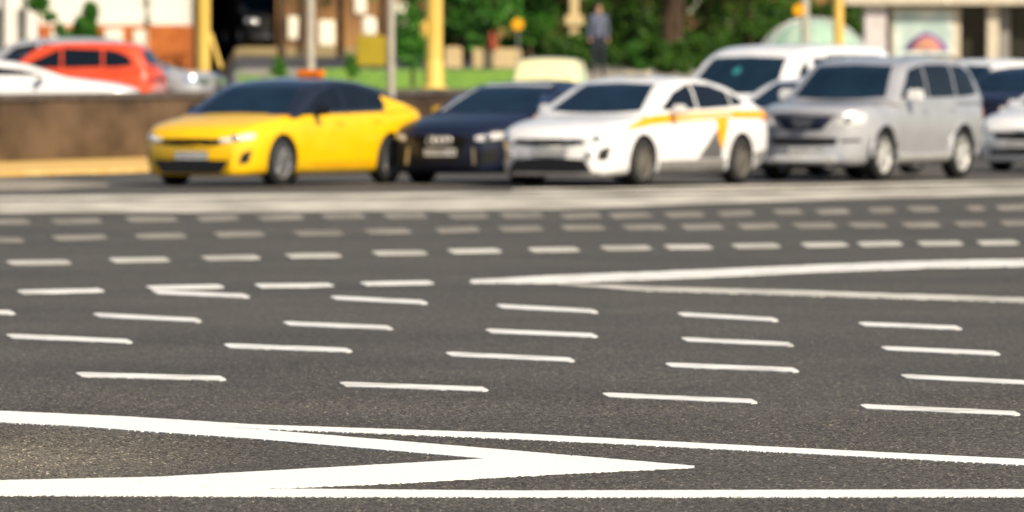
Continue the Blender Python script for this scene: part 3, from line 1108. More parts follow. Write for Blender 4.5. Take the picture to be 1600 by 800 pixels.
class Car:
    def __init__(c, spec):
        c.pill_m, c.pill_s = None, 9
        c.__dict__.update(spec)
        c.fdeck = smooth_poly(c.deck, .05)
        c.froof = smooth_poly(c.roof, .09)
        c.fw = smooth_poly(c.plan, .05)
        c.fzb = smooth_poly(c.bot, .03)
        c.ws0, c.rs1 = c.roof[0][0], c.roof[-1][0]
        c.build_shell()

    def warp(c, s, y):
        """plan curvature of nose and tail"""
        t = (abs(y) / c.W) ** 2
        cf = c.bow * max(0, 1 - s / 2.0)
        cr = c.bow * .8 * max(0, 1 - (c.L - s) / 1.2)
        return s + (cf - cr) * t

    def build_shell(c):
        st = sorted(set([0, .015, .04, .08, .14, .22, .32, .45] + [c.L - a for a in (0, .015, .04, .08, .14, .22, .32, .45)] + list(np.linspace(.6, c.L - .6, 34))))
        half_n = 12
        vs, fs = [], []

        def sec(s):
            W, zb, zt_ = c.fw(s), c.fzb(s), c.fdeck(s)
            h = zt_ - zb
            e = min(1, max(0.02, min(s, c.L - s) / .22))
            pts = [(0, zb), (.70 * W, zb), (.90 * W, zb + .02 * e), (.965 * W, zb + .10 * h), (.985 * W, zb + .25 * h), (1.0 * W, zb + .48 * h), (.997 * W, zb + .66 * h),
                   (.985 * W, zb + .80 * h), (.965 * W, zb + .90 * h), (.92 * W, zb + .965 * h), (.80 * W, zt_), (.45 * W, zt_ + .018), (0, zt_ + .025)]
            return pts
        ring = []
        for s in st:
            p_ = sec(s)
            full = [(y, z) for y, z in p_] + [(-y, z) for y, z in p_[-2:0:-1]]
            base = len(vs)
            for y, z in full:
                vs.append((c.L / 2 - c.warp(s, y), y, z))
            ring.append((base, len(full)))
        for (a, n), (b, _) in zip(ring, ring[1:]):
            for k in range(n):
                fs.append([a + k, a + (k + 1) % n, b + (k + 1) % n, b + k])
        fs.append([ring[0][0] + k for k in range(ring[0][1])][::-1])
        fs.append([ring[-1][0] + k for k in range(ring[-1][1])])
        me = mesh_from(vs, fs, [M[c.body_m], M['plastic']], "body")
        # wheel housings
        bmf = bmesh.new()
        bmf.from_mesh(me)
        bmesh.ops.recalc_face_normals(bmf, faces=bmf.faces)
        bmf.to_mesh(me)
        bmf.free()
        o = bpy.data.objects.new("src", me)
        COL.objects.link(o)
        tmp = []
        for s in (c.fo, c.fo + c.wb):
            for sy in (1, -1):
                b = MB()
                n = 40
                rr = c.wr + c.arch
                b.lathe([(0.0005, -.19), (rr, -.19), (rr, .35), (0.0005, .35)], n, 'y', c=(c.L / 2 - s, sy * (c.W - .10), c.wr))
                cm = b.mesh("cut", [M['plastic']], False)
                bc = bmesh.new()
                bc.from_mesh(cm)
                bmesh.ops.remove_doubles(bc, verts=bc.verts, dist=.002)
                bmesh.ops.recalc_face_normals(bc, faces=bc.faces)
                bc.to_mesh(cm)
                bc.free()
                co = bpy.data.objects.new("cut", cm)
                COL.objects.link(co)
                tmp.append(co)
                md = o.modifiers.new("b", 'BOOLEAN')
                md.operation = 'DIFFERENCE'
                md.object = co
                md.solver = 'EXACT'
                md.material_mode = 'TRANSFER'
        dg = bpy.context.evaluated_depsgraph_get()
        res = bpy.data.meshes.new_from_object(o.evaluated_get(dg))
        bpy.data.objects.remove(o)
        for t_ in tmp:
            bpy.data.objects.remove(t_)
        lower_v = [tuple(v.co) for v in res.vertices]
        lower_f = [list(p_.vertices) for p_ in res.polygons]
        names = [m_.name if m_ else '' for m_ in res.materials]
        lower_m = [1 if names[min(p_.material_index, len(names) - 1)] == M['plastic'].name else 0 for p_ in res.polygons]
        # greenhouse
        gs = np.linspace(c.ws0, c.rs1, 44)
        gv, gf, gm = [], [], []
        rings = []
        for s in gs:
            z0 = c.fdeck(s) - .04
            z1 = max(c.froof(s), z0 + .05)
            Wg = c.fw(s) * c.inset
            h = z1 - z0
            e = min(1, h / .45)
            yt = Wg - c.tumble * h
            pts = [(Wg, z0), (Wg - c.tumble * h * .3, z0 + h * .33), (Wg - c.tumble * h * .62, z0 + h * .66), (yt + .01 * e, z1 - .085 * e), (yt - .022 * e, z1 - .04 * e), (yt - .075 * e, z1 - .014 * e), (yt * .7, z1 + .004 * e), (yt * .35, z1 + .02 * e), (0, z1 + .026 * e)]
            full = [(y, z) for y, z in pts] + [(-y, z) for y, z in pts[-2::-1]]
            rings.append((len(gv), len(full)))
            for y, z in full:
                gv.append((c.L / 2 - c.warp(s, y * .9), y, z))
        rings_done = []
        for (a, n), (b, _) in zip(rings, rings[1:]):
            rings_done.append(0)
            for k in range(n - 1):
                gf.append([a + k, a + k + 1, b + k + 1, b + k])
                mid = abs((k + .5) - (n - 1) / 2)
                gm.append(2 if mid < 6 else (3 if gs[len(rings_done) - 1] < c.pill_s else 0))
        gf.append([rings[0][0] + k for k in range(rings[0][1])])
        gf.append([rings[-1][0] + k for k in range(rings[-1][1])][::-1])
        gm += [0, 0]
        # join
        n0 = len(lower_v)
        V = lower_v + gv
        Fa = lower_f + [[i + n0 for i in f] for f in gf]
        mi = lower_m + gm
        me = mesh_from(V, Fa, [M[c.body_m], M['plastic'], M[c.roof_m], M[c.pill_m or c.body_m]], "body", mi)
        bm = bmesh.new()
        bm.from_mesh(me)
        bmesh.ops.recalc_face_normals(bm, faces=bm.faces)
        bm.to_mesh(me)
        bm.free()
        me.polygons.foreach_set("use_smooth", [True] * len(me.polygons))
        me.set_sharp_from_angle(angle=R(58))
        c.body = me
        bm = bmesh.new()
        bm.from_mesh(me)
        c.bvh = BVHTree.FromBMesh(bm)
        bm.free()

    # --- panels that follow the shell
    def patch(c, axis, lower, upper, m, name, off=.006, thick=.02, n=14, rows=6, mir=False):
        """lower/upper: polylines with the same number of points. axis 'front'/'rear': (y,z); 'left': (s,z); 'top': (s,y)"""
        def res(pl):
            d = [0]
            for a, b in zip(pl, pl[1:]):
                d.append(d[-1] + math.dist(a, b))
            t = np.linspace(0, d[-1], n + 1)
            return [(float(np.interp(q, d, [p_[0] for p_ in pl])), float(np.interp(q, d, [p_[1] for p_ in pl]))) for q in t]
        lo, up = res(lower), res(upper)
        dirv = {'front': Vector((-1, 0, 0)), 'rear': Vector((1, 0, 0)), 'left': Vector((0, -1, 0)), 'top': Vector((0, 0, -1))}[axis]
        grid = []
        for j in range(rows + 1):
            row = []
            for i in range(n + 1):
                a = lo[i][0] + (up[i][0] - lo[i][0]) * j / rows
                b = lo[i][1] + (up[i][1] - lo[i][1]) * j / rows
                if axis in ('front', 'rear'):
                    og = Vector((0, a, b)) - dirv * 6
                elif axis == 'left':
                    og = Vector((c.L / 2 - a, 6, b))
                else:
                    og = Vector((c.L / 2 - a, b, 6))
                h = c.bvh.ray_cast(og, dirv)
                row.append(h[0])
            grid.append(row)
        flat = [g for r_ in grid for g in r_ if g is not None]
        if not flat:
            return None
        for r_ in grid:
            for i, g in enumerate(r_):
                if g is None:
                    near = [q for q in r_ if q is not None] or flat
                    k = min((q for q in range(len(r_)) if r_[q] is not None), key=lambda q: abs(q - i), default=None)
                    r_[i] = (r_[k] if k is not None else near[0]).copy()
        # drop rays that fell into a hole
        vs, fs = [], []
        W_ = n + 1
        for sgn in (-off, thick):
            for r_ in grid:
                for g in r_:
                    v = g + dirv * sgn
                    vs.append((v.x, -v.y if mir else v.y, v.z))
        N = W_ * (rows + 1)
        for j in range(rows):
            for i in range(n):
                k = j * W_ + i
                fs.append([k, k + 1, k + W_ + 1, k + W_])
                fs.append([N + k, N + k + W_, N + k + W_ + 1, N + k + 1])
        per = [i for i in range(W_)] + [j * W_ + n for j in range(1, rows + 1)] + [rows * W_ + i for i in range(n - 1, -1, -1)] + [j * W_ for j in range(rows - 1, 0, -1)]
        for a, b in zip(per, per[1:] + per[:1]):
            fs.append([a, N + a, N + b, b])
        me = mesh_from(vs, fs, m, name)
        bm = bmesh.new()
        bm.from_mesh(me)
        bmesh.ops.recalc_face_normals(bm, faces=bm.faces)
        bm.to_mesh(me)
        bm.free()
        me.polygons.foreach_set("use_smooth", [True] * len(me.polygons))
        me.set_sharp_from_angle(angle=R(35))
        return me

    def part(c, axis, lower, upper, m, name, parent=None, label=None, **k):
        me = c.patch(axis, lower, upper, M[m] if isinstance(m, str) else m, name, **k)
        if me is None:
            return None
        return link(name, me, parent or c.root, label=label)

    def surf(c, y, z):
        h = c.bvh.ray_cast(Vector((6, y, z)), Vector((-1, 0, 0)))
        return h[0].x if h[0] else c.L / 2

    def place(c, name, label, cat, loc, a, group=GL):
        c.root = link(name, None, loc=loc, rot=(0, 0, -(R(90) + a)), label=label, cat=cat, group=group)
        link("body", c.body, c.root)
        return c.root

    def wheels(c, rimm='rim', spokes=10, hidden=()):
        r_ = c.wr
        t = MB()
        w_ = .105
        t.lathe([(r_ * .68, -w_), (r_ * .88, -w_ - .004), (r_ * .97, -w_ * .86), (r_, -w_ * .6), (r_, w_ * .6), (r_ * .97, w_ * .86), (r_ * .88, w_ + .004), (r_ * .68, w_), (r_ * .66, w_ * .4), (r_ * .66, -w_ * .4), (r_ * .68, -w_)], 36, 'y')
        tm = t.mesh("tyre", M['tyre'])
        t = MB()
        t.lathe([(r_ * .69, w_ * .97), (r_ * .645, w_ * 1.0), (r_ * .62, w_ * .78), (r_ * .61, -w_ * .7), (r_ * .66, -w_ * .8)], 36, 'y')
        for k in range(spokes):
            an = 2 * math.pi * k / spokes
            rot = Matrix.Rotation(an, 3, 'Y')
            t.box(rot @ Vector((r_ * .36, w_ * .62, 0)), (r_ * .56, .03, r_ * (.9 / spokes + .045)), rot=rot, bev=.006)
        t.lathe([(.001, w_ * .82), (r_ * .13, w_ * .80), (r_ * .17, w_ * .6), (r_ * .17, .0)], 20, 'y')
        rm = t.mesh("rim", M[rimm])
        t = MB()
        t.lathe([(.001, .02), (r_ * .5, .02), (r_ * .5, -.02), (r_ * .3, -.03), (.001, -.03)], 28, 'y')
        hm = t.mesh("wheel", M['plastic'])
        for i, s in enumerate((c.fo, c.fo + c.wb)):
            for sy in (1, -1):
                w0 = link("wheel", hm, c.root, loc=(c.L / 2 - s, sy * (c.W - .118), r_), rot=(0, random.uniform(0, 1), 0 if sy > 0 else math.pi))
                link("tyre", tm, w0)
                link("rim", rm, w0)

    def mirrors(c, s, z, m, y=None, size=(.11, .20, .13)):
        y = y or c.W * .97
        for sy in (1, -1):
            b = MB()
            b.box((c.L / 2 - s, sy * (y + .13), z), size, bev=.035)
            b.box((c.L / 2 - s, sy * (y + .02), z - .05), (.06, .16, .05), bev=.012)
            mm = link("mirror", b.mesh("mirror", M[m]), c.root)
            b = MB()
            b.box((c.L / 2 - s - size[0] / 2 - .002, sy * (y + .13), z), (.006, size[1] * .8, size[2] * .75), bev=.002)
            link("mirror_glass", b.mesh("mirror_glass", M['chrome'], False), mm)

    def sides(c, wins, doors=(), handles=(), glass='glass'):
        for mir in (False, True):
            ds = []
            for lo, up in doors:
                ds.append(c.part('left', lo, up, c.body_m, "door", off=.003, thick=.01, mir=mir, n=16, rows=8))
            for i, (s, z) in enumerate(handles):
                c.part('left', [(s - .09, z - .018), (s + .09, z - .015)], [(s - .09, z + .012), (s + .09, z + .018)], c.handle_m, "handle", ds[i] if i < len(ds) else None, off=.03, thick=.02, n=6, rows=2, mir=mir)
            for lo, up in wins:
                c.part('left', lo, up, glass, "side_window", mir=mir, n=18, rows=8)

    def plate(c, z, y=0.0):
        x = c.surf(y, z) + .012
        mb_ = MB()
        mb_.box((x, y, z), (.014, .52, .115), 0, bev=.003)
        mb_.box((x + .008, y, z), (.004, .50, .095), 1)
        for k in range(8):
            yy = y - .20 + k * .055 + (.02 if k > 5 else 0)
            mb_.box((x + .0105, yy, z), (.003, .028, .05 if k % 7 else .042), 0)
        link("license_plate", mb_.mesh("license_plate", [M['plastic'], M['plate']], False), c.root)


def at_wheel(c, px, py, a):
    """root position so that the front left wheel stands at this ground point"""
    g = G(px, py, 0)
    ph = -(R(90) + a)
    lx, ly = c.L / 2 - c.fo, c.W - .1
    return (g.x - (lx * math.cos(ph) - ly * math.sin(ph)), g.y - (lx * math.sin(ph) + ly * math.cos(ph)), 0)


def at_nose(c, px, D, a, z=0.0):
    ph = -(R(90) + a)
    return (X(px, D) - c.L / 2 * math.cos(ph), D - c.L / 2 * math.sin(ph), z)


SEDAN = dict(L=4.88, W=.925, fo=.93, wb=2.85, wr=.335, arch=.045, bow=.13, inset=.955, tumble=.34, body_m='white', roof_m='white', handle_m='white',
             deck=[(0, .58), (.02, .66), (.06, .725), (.14, .78), (.5, .87), (1.0, .935), (1.4, .975), (2.4, .985), (3.6, 1.01), (4.3, 1.055), (4.72, 1.05), (4.84, .98), (4.88, .90)],
             roof=[(1.15, .93), (1.35, 1.03), (1.95, 1.325), (2.25, 1.415), (2.7, 1.445), (3.2, 1.425), (3.7, 1.335), (4.2, 1.17), (4.52, 1.05)],
             plan=[(0, .60), (.03, .69), (.08, .765), (.16, .83), (.30, .885), (.5, .915), (1, .925), (3.9, .925), (4.5, .90), (4.8, .85), (4.88, .78)],
             bot=[(0, .17), (.03, .15), (.12, .145), (.5, .145), (4.3, .15), (4.7, .26), (4.88, .40)])


def mk(base, **k):
    d = dict(base)
    d.update(k)
    return Car(d)


SED_WIN = [([(1.62, 1.02), (2.05, 1.022), (2.62, 1.03)], [(1.66, 1.05), (2.08, 1.25), (2.60, 1.372)]),
           ([(2.68, 1.03), (3.2, 1.045), (3.62, 1.06)], [(2.66, 1.375), (3.2, 1.352), (3.58, 1.262)]),
           ([(3.66, 1.063), (3.8, 1.07), (4.02, 1.10)], [(3.63, 1.25), (3.8, 1.20), (4.04, 1.115)])]
SED_DOOR = [([(1.52, .34), (2.0, .30), (2.62, .30)], [(1.45, .95), (2.0, .965), (2.62, .975)]),
            ([(2.65, .30), (3.1, .30), (3.34, .34)], [(2.65, .975), (3.2, .985), (3.62, .99)])]


def windshield(c, z0, z1, w0, w1, m='glass2', bowz=.02, name="windshield", axis='front', **k):
    return c.part(axis, [(-w0, z0 + bowz * 1.6), (-w0 * .5, z0 + bowz * .3), (0, z0), (w0 * .5, z0 + bowz * .3), (w0, z0 + bowz * 1.6)],
                  [(-w1, z1 - bowz * .6), (-w1 * .5, z1), (0, z1 + .01), (w1 * .5, z1), (w1, z1 - bowz * .6)], m, name, n=20, rows=12, **k)


def headlights(c, lo, up, m='lamp', inner=True):
    for s in (1, -1):
        a = [(s * y, z) for y, z in lo]
        b = [(s * y, z) for y, z in up]
        h = c.part('front', a, b, m, "headlight", off=.012, n=12, rows=4)
        if inner and h:
            cy = sum(y for y, z in a) / len(a)
            cz = (sum(z for y, z in a) + sum(z for y, z in b)) / (2 * len(a))
            bb = bmesh.new()
            bmesh.ops.create_uvsphere(bb, u_segments=24, v_segments=16, radius=.058)  # chrome ball added to catch a sun glint
            bm_ = MB()
            bm_.bm(bb, (c.surf(cy, cz) - .012, cy, cz))
            me = bm_.mesh("glint_ball", M['chrome'])
            link("glint_ball", me, h)


def taillights(c, lo, up):
    for s in (1, -1):
        c.part('rear', [(s * y, z) for y, z in lo], [(s * y, z) for y, z in up], 'tail', "tail_light", off=.012, n=8, rows=4)


A0 = R(30)
# ---- 1 yellow taxi
c = mk(SEDAN, body_m='yellow', roof_m='blackroof', handle_m='yellow', pill_m='blackroof', pill_s=3.62)
c.place("taxi_car", "bright yellow taxi sedan with a black roof and an orange roof sign", "taxi", at_wheel(c, 434, 291, A0), A0)
windshield(c, .985, 1.375, .70, .52)
windshield(c, 1.08, 1.375, .60, .48, axis='rear', name="rear_window")
c.sides([SED_WIN[0], ([(2.68, 1.03), (3.2, 1.045), (3.72, 1.065)], [(2.66, 1.375), (3.2, 1.352), (3.60, 1.262)])], SED_DOOR, [(2.45, .86), (3.45, .885)])
headlights(c, [(.46, .60), (.66, .61), (.84, .645)], [(.46, .65), (.66, .68), (.84, .72)])
c.part('front', [(-.48, .575), (0, .555), (.48, .575)], [(-.48, .645), (0, .65), (.48, .645)], 'plastic', "grille", n=16, rows=3)
c.part('front', [(-.46, .185), (0, .18), (.46, .185)], [(-.60, .355), (0, .365), (.60, .355)], 'plastic', "lower_intake", n=16, rows=6, off=.02)
for s in (1, -1):
    c.part('front', [(s * .70, .30), (s * .80, .32)], [(s * .74, .45), (s * .83, .50)], 'plastic', "side_intake", n=4, rows=4)
    c.part('left', [(1.7, .285), (2.5, .275), (3.25, .29)], [(1.7, .315), (2.5, .325), (3.25, .345)], 'stripe', "sill_trim", n=10, rows=2, mir=s < 0)
c.plate(.42)
taillights(c, [(.45, .88), (.8, .88)], [(.45, .95), (.8, .97)])
c.mirrors(1.78, 1.02, 'black')
c.wheels('rim', 10)
b = MB()
b.box((c.L / 2 - 3.15, 0, 1.515), (.16, .42, .11), bev=.035)
sg = link("roof_sign", b.mesh("roof_sign", M['signor']), c.root)
b = MB()
b.box((c.L / 2 - 3.15, 0, 1.458), (.12, .34, .025), bev=.006)
link("sign_base", b.mesh("sign_base", M['plastic'], False), sg)

# ---- 2 dark navy sedan
c = mk(SEDAN, body_m='navy', roof_m='navy', handle_m='navy', L=4.7, pill_m='silver',  # silver pillars stand in for sky reflected in the navy paint
       deck=[(0, .62), (.03, .70), (.10, .77), (.5, .87), (1.0, .94), (1.4, .97), (2.4, .975), (3.6, .99), (4.2, 1.02), (4.6, 1.0), (4.7, .88)],
       roof=[(1.2, .94), (1.4, 1.03), (2.0, 1.30), (2.3, 1.375), (2.7, 1.395), (3.2, 1.37), (3.7, 1.26), (4.2, 1.06)],
       plan=[(0, .62), (.03, .71), (.08, .785), (.16, .845), (.30, .89), (.5, .915), (1, .925), (3.8, .925), (4.4, .90), (4.7, .78)],
       bot=[(0, .17), (.03, .15), (.12, .145), (.5, .145), (4.2, .15), (4.5, .28), (4.7, .40)])
c.place("parked_car", "dark navy sedan with four linked rings on its grille", "car", at_nose(c, 685, 121.2, A0), A0)
windshield(c, .985, 1.335, .71, .54)
windshield(c, 1.04, 1.32, .60, .48, axis='rear', name="rear_window")
c.sides([(([(1.62, 1.01), (2.6, 1.02)]), [(1.68, 1.05), (2.58, 1.325)]), ([(2.66, 1.02), (3.7, 1.05)], [(2.64, 1.325), (3.66, 1.16)])],
        [([(1.52, .33), (2.62, .29)], [(1.45, .94), (2.62, .95)])], [(2.45, .86)])
headlights(c, [(.56, .60), (.70, .60), (.85, .63)], [(.56, .66), (.70, .69), (.85, .72)])
gr = c.part('front', [(-.30, .34), (0, .33), (.30, .34)], [(-.43, .66), (0, .675), (.43, .66)], 'plastic', "grille", n=14, rows=8)
b = MB()
for k in range(4):
    cy = -.135 + k * .09
    n = 20
    ring = [(c.surf(0, .60) + .022, cy + .058 * math.cos(2 * math.pi * q / n), .60 + .058 * math.sin(2 * math.pi * q / n)) for q in range(n + 1)]
    b.tube(ring, .011, 6)
link("emblem", b.mesh("emblem", M['rimb']), gr)
for s in (1, -1):
    c.part('front', [(s * .60, .28), (s * .80, .30)], [(s * .56, .44), (s * .82, .48)], 'plastic', "side_intake", n=5, rows=4)
    c.part('front', [(s * .52, .27), (s * .555, .27)], [(s * .50, .50), (s * .53, .50)], 'rim', "intake_blade", n=2, rows=4, off=.012)
c.plate(.44)
c.mirrors(1.75, 1.0, 'chrome')
c.wheels('rim', 10)
taillights(c, [(.45, .86), (.8, .86)], [(.45, .93), (.8, .95)])
# bright strips added for the sky's sheen along pillar, roof and window edge
c.part('front', [(-.76, 1.0), (-.68, 1.17), (-.59, 1.32)], [(-.71, 1.0), (-.63, 1.17), (-.54, 1.325)], 'rimb', "pillar_sheen", n=12, rows=3, off=.010)
c.part('front', [(-.54, 1.338), (0, 1.35), (.54, 1.338)], [(-.54, 1.368), (0, 1.385), (.54, 1.368)], 'rimb', "roof_sheen", n=12, rows=3, off=.010)
for s in (1, -1):
    c.part('left', [(1.42, 1.02), (2.0, 1.272), (2.6, 1.34), (3.2, 1.315)], [(1.42, 1.04), (2.0, 1.30), (2.6, 1.365), (3.2, 1.34)], 'chrome', "window_sheen", n=20, rows=2, off=.004, mir=s < 0)

# ---- 3 white taxi
A3 = R(29.5)
c = mk(SEDAN, wb=2.805, L=4.90, fo=1.02, W=.935,
       roof=[(1.15, .95), (1.35, 1.05), (1.95, 1.345), (2.25, 1.43), (2.7, 1.468), (3.2, 1.45), (3.7, 1.355), (4.15, 1.19), (4.45, 1.07)])
c.place("taxi_car", "white taxi sedan with an orange stripe and grey lower sides", "taxi", at_wheel(c, 998, 292, A3), A3)
windshield(c, .99, 1.39, .70, .53)
windshield(c, 1.09, 1.38, .60, .48, axis='rear', name="rear_window")
c.sides([([(x, z + .01) for x, z in lo], [(x, z + .015) for x, z in up]) for lo, up in SED_WIN[:2]] + [([(3.66, 1.075), (3.8, 1.082), (3.98, 1.11)], [(3.63, 1.268), (3.8, 1.215), (4.0, 1.125)])],
        SED_DOOR, [(2.45, .83), (3.45, .85)])
headlights(c, [(.52, .61), (.68, .615), (.84, .64)], [(.52, .665), (.68, .685), (.84, .71)])
c.part('front', [(-.54, .58), (0, .555), (.54, .58)], [(-.54, .65), (0, .65), (.54, .65)], 'plastic', "grille", n=16, rows=3)
c.part('front', [(-.66, .185), (0, .18), (.66, .185)], [(-.52, .375), (0, .40), (.52, .375)], 'plastic', "lower_intake", n=16, rows=6, off=.02)
c.part('front', [(-.72, .175), (0, .172), (.72, .175)], [(-.72, .205), (0, .198), (.72, .205)], 'greytrim', "front_lip", n=16, rows=2, off=.035)
for s in (1, -1):
    c.part('front', [(s * .70, .36), (s * .80, .37)], [(s * .72, .50), (s * .83, .56)], 'plastic', "side_intake", n=4, rows=4)
    c.part('front', [(s * .56, .40), (s * .64, .41)], [(s * .56, .47), (s * .64, .48)], 'lamp', "fog_light", n=4, rows=3, off=.012)
    bb = bmesh.new()
    bmesh.ops.create_uvsphere(bb, u_segments=24, v_segments=16, radius=.05)  # mirror ball put beside the fog light for its glint
    b = MB()
    b.bm(bb, (c.surf(s * .60, .44) - .01, s * .60, .44))
    link("fog_glint_ball", b.mesh("fog_glint_ball", M['chrome']), c.root)
    m_ = s < 0
    c.part('left', [(.62, .775), (1.3, .845), (2.4, .885), (3.6, .915), (4.72, .91)], [(.62, .81), (1.3, .96), (2.4, .995), (3.6, 1.015), (4.72, 1.0)], 'stripe', "side_stripe", n=40, rows=4, off=.016, mir=m_)
    c.part('left', [(3.10, .64), (3.22, .48)], [(3.10, .90), (3.44, .91)], 'stripe', "side_wedge", n=5, rows=8, off=.018, mir=m_)
    c.part('left', [(2.56, .37), (3.24, .37)], [(3.08, .76), (3.17, .62)], 'decalgrey', "side_triangle", n=5, rows=8, off=.014, mir=m_)
    c.part('left', [(1.36, .165), (2.4, .16), (3.34, .165)], [(1.36, .345), (2.4, .35), (3.34, .355)], 'greytrim', "sill_panel", n=16, rows=4, off=.014, mir=m_)
    c.part('left', [(4.20, .26), (4.76, .40)], [(4.20, .42), (4.80, .50)], 'greytrim', "bumper_trim", n=8, rows=3, off=.009, mir=m_)
    c.part('left', [(4.50, .87), (4.80, .88)], [(4.50, .955), (4.80, .965)], 'tail', "tail_light", n=6, rows=3, off=.012, mir=m_)
c.plate(.475)
c.mirrors(1.80, 1.04, 'white')
c.wheels('rimd', 10)
b = MB()
b.box((c.L / 2 - 2.5, 0, 1.525), (.14, .40, .07), bev=.025)
link("roof_sign", b.mesh("roof_sign", M['beigef']), c.root)

# ---- 4 silver off-road car
SUV = dict(L=4.65, W=.90, fo=.86, wb=2.70, wr=.365, arch=.055, bow=.26, inset=.965, tumble=.23, body_m='silver', roof_m='silver', handle_m='silver',
           deck=[(0, .92), (.03, .99), (.10, 1.03), (.5, 1.08), (1.0, 1.11), (1.3, 1.12), (2.4, 1.12), (3.8, 1.13), (4.5, 1.13), (4.62, 1.06), (4.65, .95)],
           roof=[(1.05, 1.08), (1.25, 1.20), (1.75, 1.585), (2.0, 1.675), (2.4, 1.72), (3.2, 1.73), (3.95, 1.70), (4.2, 1.62), (4.5, 1.16)],
           plan=[(0, .62), (.03, .70), (.08, .76), (.16, .82), (.30, .87), (.5, .895), (1, .90), (3.9, .90), (4.4, .885), (4.6, .83), (4.65, .77)],
           bot=[(0, .30), (.03, .24), (.12, .22), (.5, .21), (4.2, .22), (4.5, .34), (4.65, .46)])
SUV_WIN = [([(1.50, 1.165), (2.0, 1.165), (2.42, 1.17)], [(1.53, 1.20), (1.95, 1.56), (2.40, 1.63)]),
           ([(2.48, 1.17), (3.0, 1.175), (3.38, 1.18)], [(2.46, 1.635), (3.0, 1.64), (3.36, 1.63)]),
           ([(3.44, 1.18), (3.8, 1.19), (4.16, 1.22)], [(3.42, 1.63), (3.8, 1.61), (4.02, 1.52)])]
SUV_DOOR = [([(1.38, .42), (1.9, .38), (2.43, .38)], [(1.36, 1.09), (1.9, 1.10), (2.43, 1.105)]),
            ([(2.46, .38), (2.9, .38), (3.10, .44)], [(2.46, 1.105), (3.0, 1.11), (3.38, 1.115)])]
A4 = R(27)
c = mk(SUV)
c.place("offroad_car", "silver off-road car with roof rails and bright alloy wheels", "car", at_wheel(c, 1373, 283, A4), A4)
windshield(c, 1.15, 1.63, .71, .57)
windshield(c, 1.2, 1.58, .60, .50, axis='rear', name="rear_window")
c.sides(SUV_WIN, SUV_DOOR, [(2.28, .99), (3.2, 1.0)])
headlights(c, [(.48, .78), (.64, .78), (.82, .82)], [(.53, .91), (.66, .93), (.82, .95)])
gr = c.part('front', [(-.30, .73), (0, .715), (.30, .73)], [(-.47, .915), (0, .92), (.47, .915)], 'navy', "grille", n=12, rows=5)
b = MB()
x = c.surf(0, .82) + .02
b.box((x, 0, .82), (.02, .30, .022), bev=.005)
b.box((x, 0, .87), (.02, .36, .018), bev=.005)
b.box((x, 0, .77), (.02, .24, .018), bev=.005)
link("grille_bar", b.mesh("grille_bar", M['rim'], False), gr)
c.part('front', [(-.48, .52), (0, .515), (.48, .52)], [(-.52, .61), (0, .615), (.52, .61)], 'plastic', "lower_intake", n=12, rows=3)
c.part('front', [(-.50, .25), (0, .245), (.50, .25)], [(-.46, .36), (0, .37), (.46, .36)], 'rimb', "skid_plate", n=12, rows=3, off=.02)
for s in (1, -1):
    c.part('front', [(s * .56, .55), (s * .78, .56)], [(s * .56, .585), (s * .78, .60)], 'plastic', "fog_recess", n=5, rows=2)
    b = MB()
    b.tube([(c.L / 2 - 2.1, s * .60, 1.72), (c.L / 2 - 2.2, s * .60, 1.765), (c.L / 2 - 3.9, s * .60, 1.755), (c.L / 2 - 4.05, s * .60, 1.69)], .018, 8)
    link("roof_rail", b.mesh("roof_rail", M['rim']), c.root)
    # flared arches
    for s0 in (c.fo, c.fo + c.wb):
        b = MB()
        rr = c.wr + c.arch
        pts = [(c.L / 2 - s0 + (rr + .02) * math.cos(t), s * (c.W - .005), c.wr + (rr + .02) * math.sin(t)) for t in np.linspace(R(-2), R(182), 22)]
        b.tube(pts, .032, 8)
        link("wheel_arch", b.mesh("wheel_arch", M['silver']), c.root)
    c.part('left', [(1.32, .23), (2.2, .225), (3.1, .23)], [(1.32, .37), (2.2, .36), (3.1, .37)], 'rimb', "running_board", n=12, rows=3, off=.04, mir=s < 0)
    c.part('left', [(4.40, .86), (4.58, .86)], [(4.40, 1.12), (4.58, 1.11)], 'tail', "tail_light", n=4, rows=4, off=.012, mir=s < 0)
c.plate(.43)
c.mirrors(1.66, 1.20, 'white', size=(.13, .24, .18))
c.wheels('rimb', 6)

# ---- 5 white van
VAN = dict(L=5.12, W=.96, fo=.95, wb=3.2, wr=.34, arch=.05, bow=.30, inset=.975, tumble=.17, body_m='white', roof_m='white', handle_m='white',
           deck=[(0, .74), (.03, .86), (.10, .93), (.4, 1.04), (.8, 1.10), (1.1, 1.13), (2.4, 1.13), (4.9, 1.13), (5.08, 1.0), (5.12, .9)],
           roof=[(.62, 1.06), (.85, 1.22), (1.45, 1.68), (1.8, 1.83), (2.2, 1.905), (3.2, 1.925), (4.5, 1.915), (4.85, 1.84), (5.08, 1.16)],
           plan=[(0, .78), (.04, .86), (.12, .90), (.4, .95), (1, .96), (4.6, .96), (5.0, .92), (5.12, .84)],
           bot=[(0, .38), (.03, .3), (.12, .25), (.5, .23), (4.7, .24), (5.0, .34), (5.12, .45)])
c = mk(VAN)
A5 = R(30)
c.place("white_van", "white passenger van behind the silver off-road car with a teal windshield dot", "van", at_nose(c, 1097, 136, A5), A5)
windshield(c, 1.17, 1.74, .78, .64)
windshield(c, 1.25, 1.75, .70, .62, axis='rear', name="rear_window")
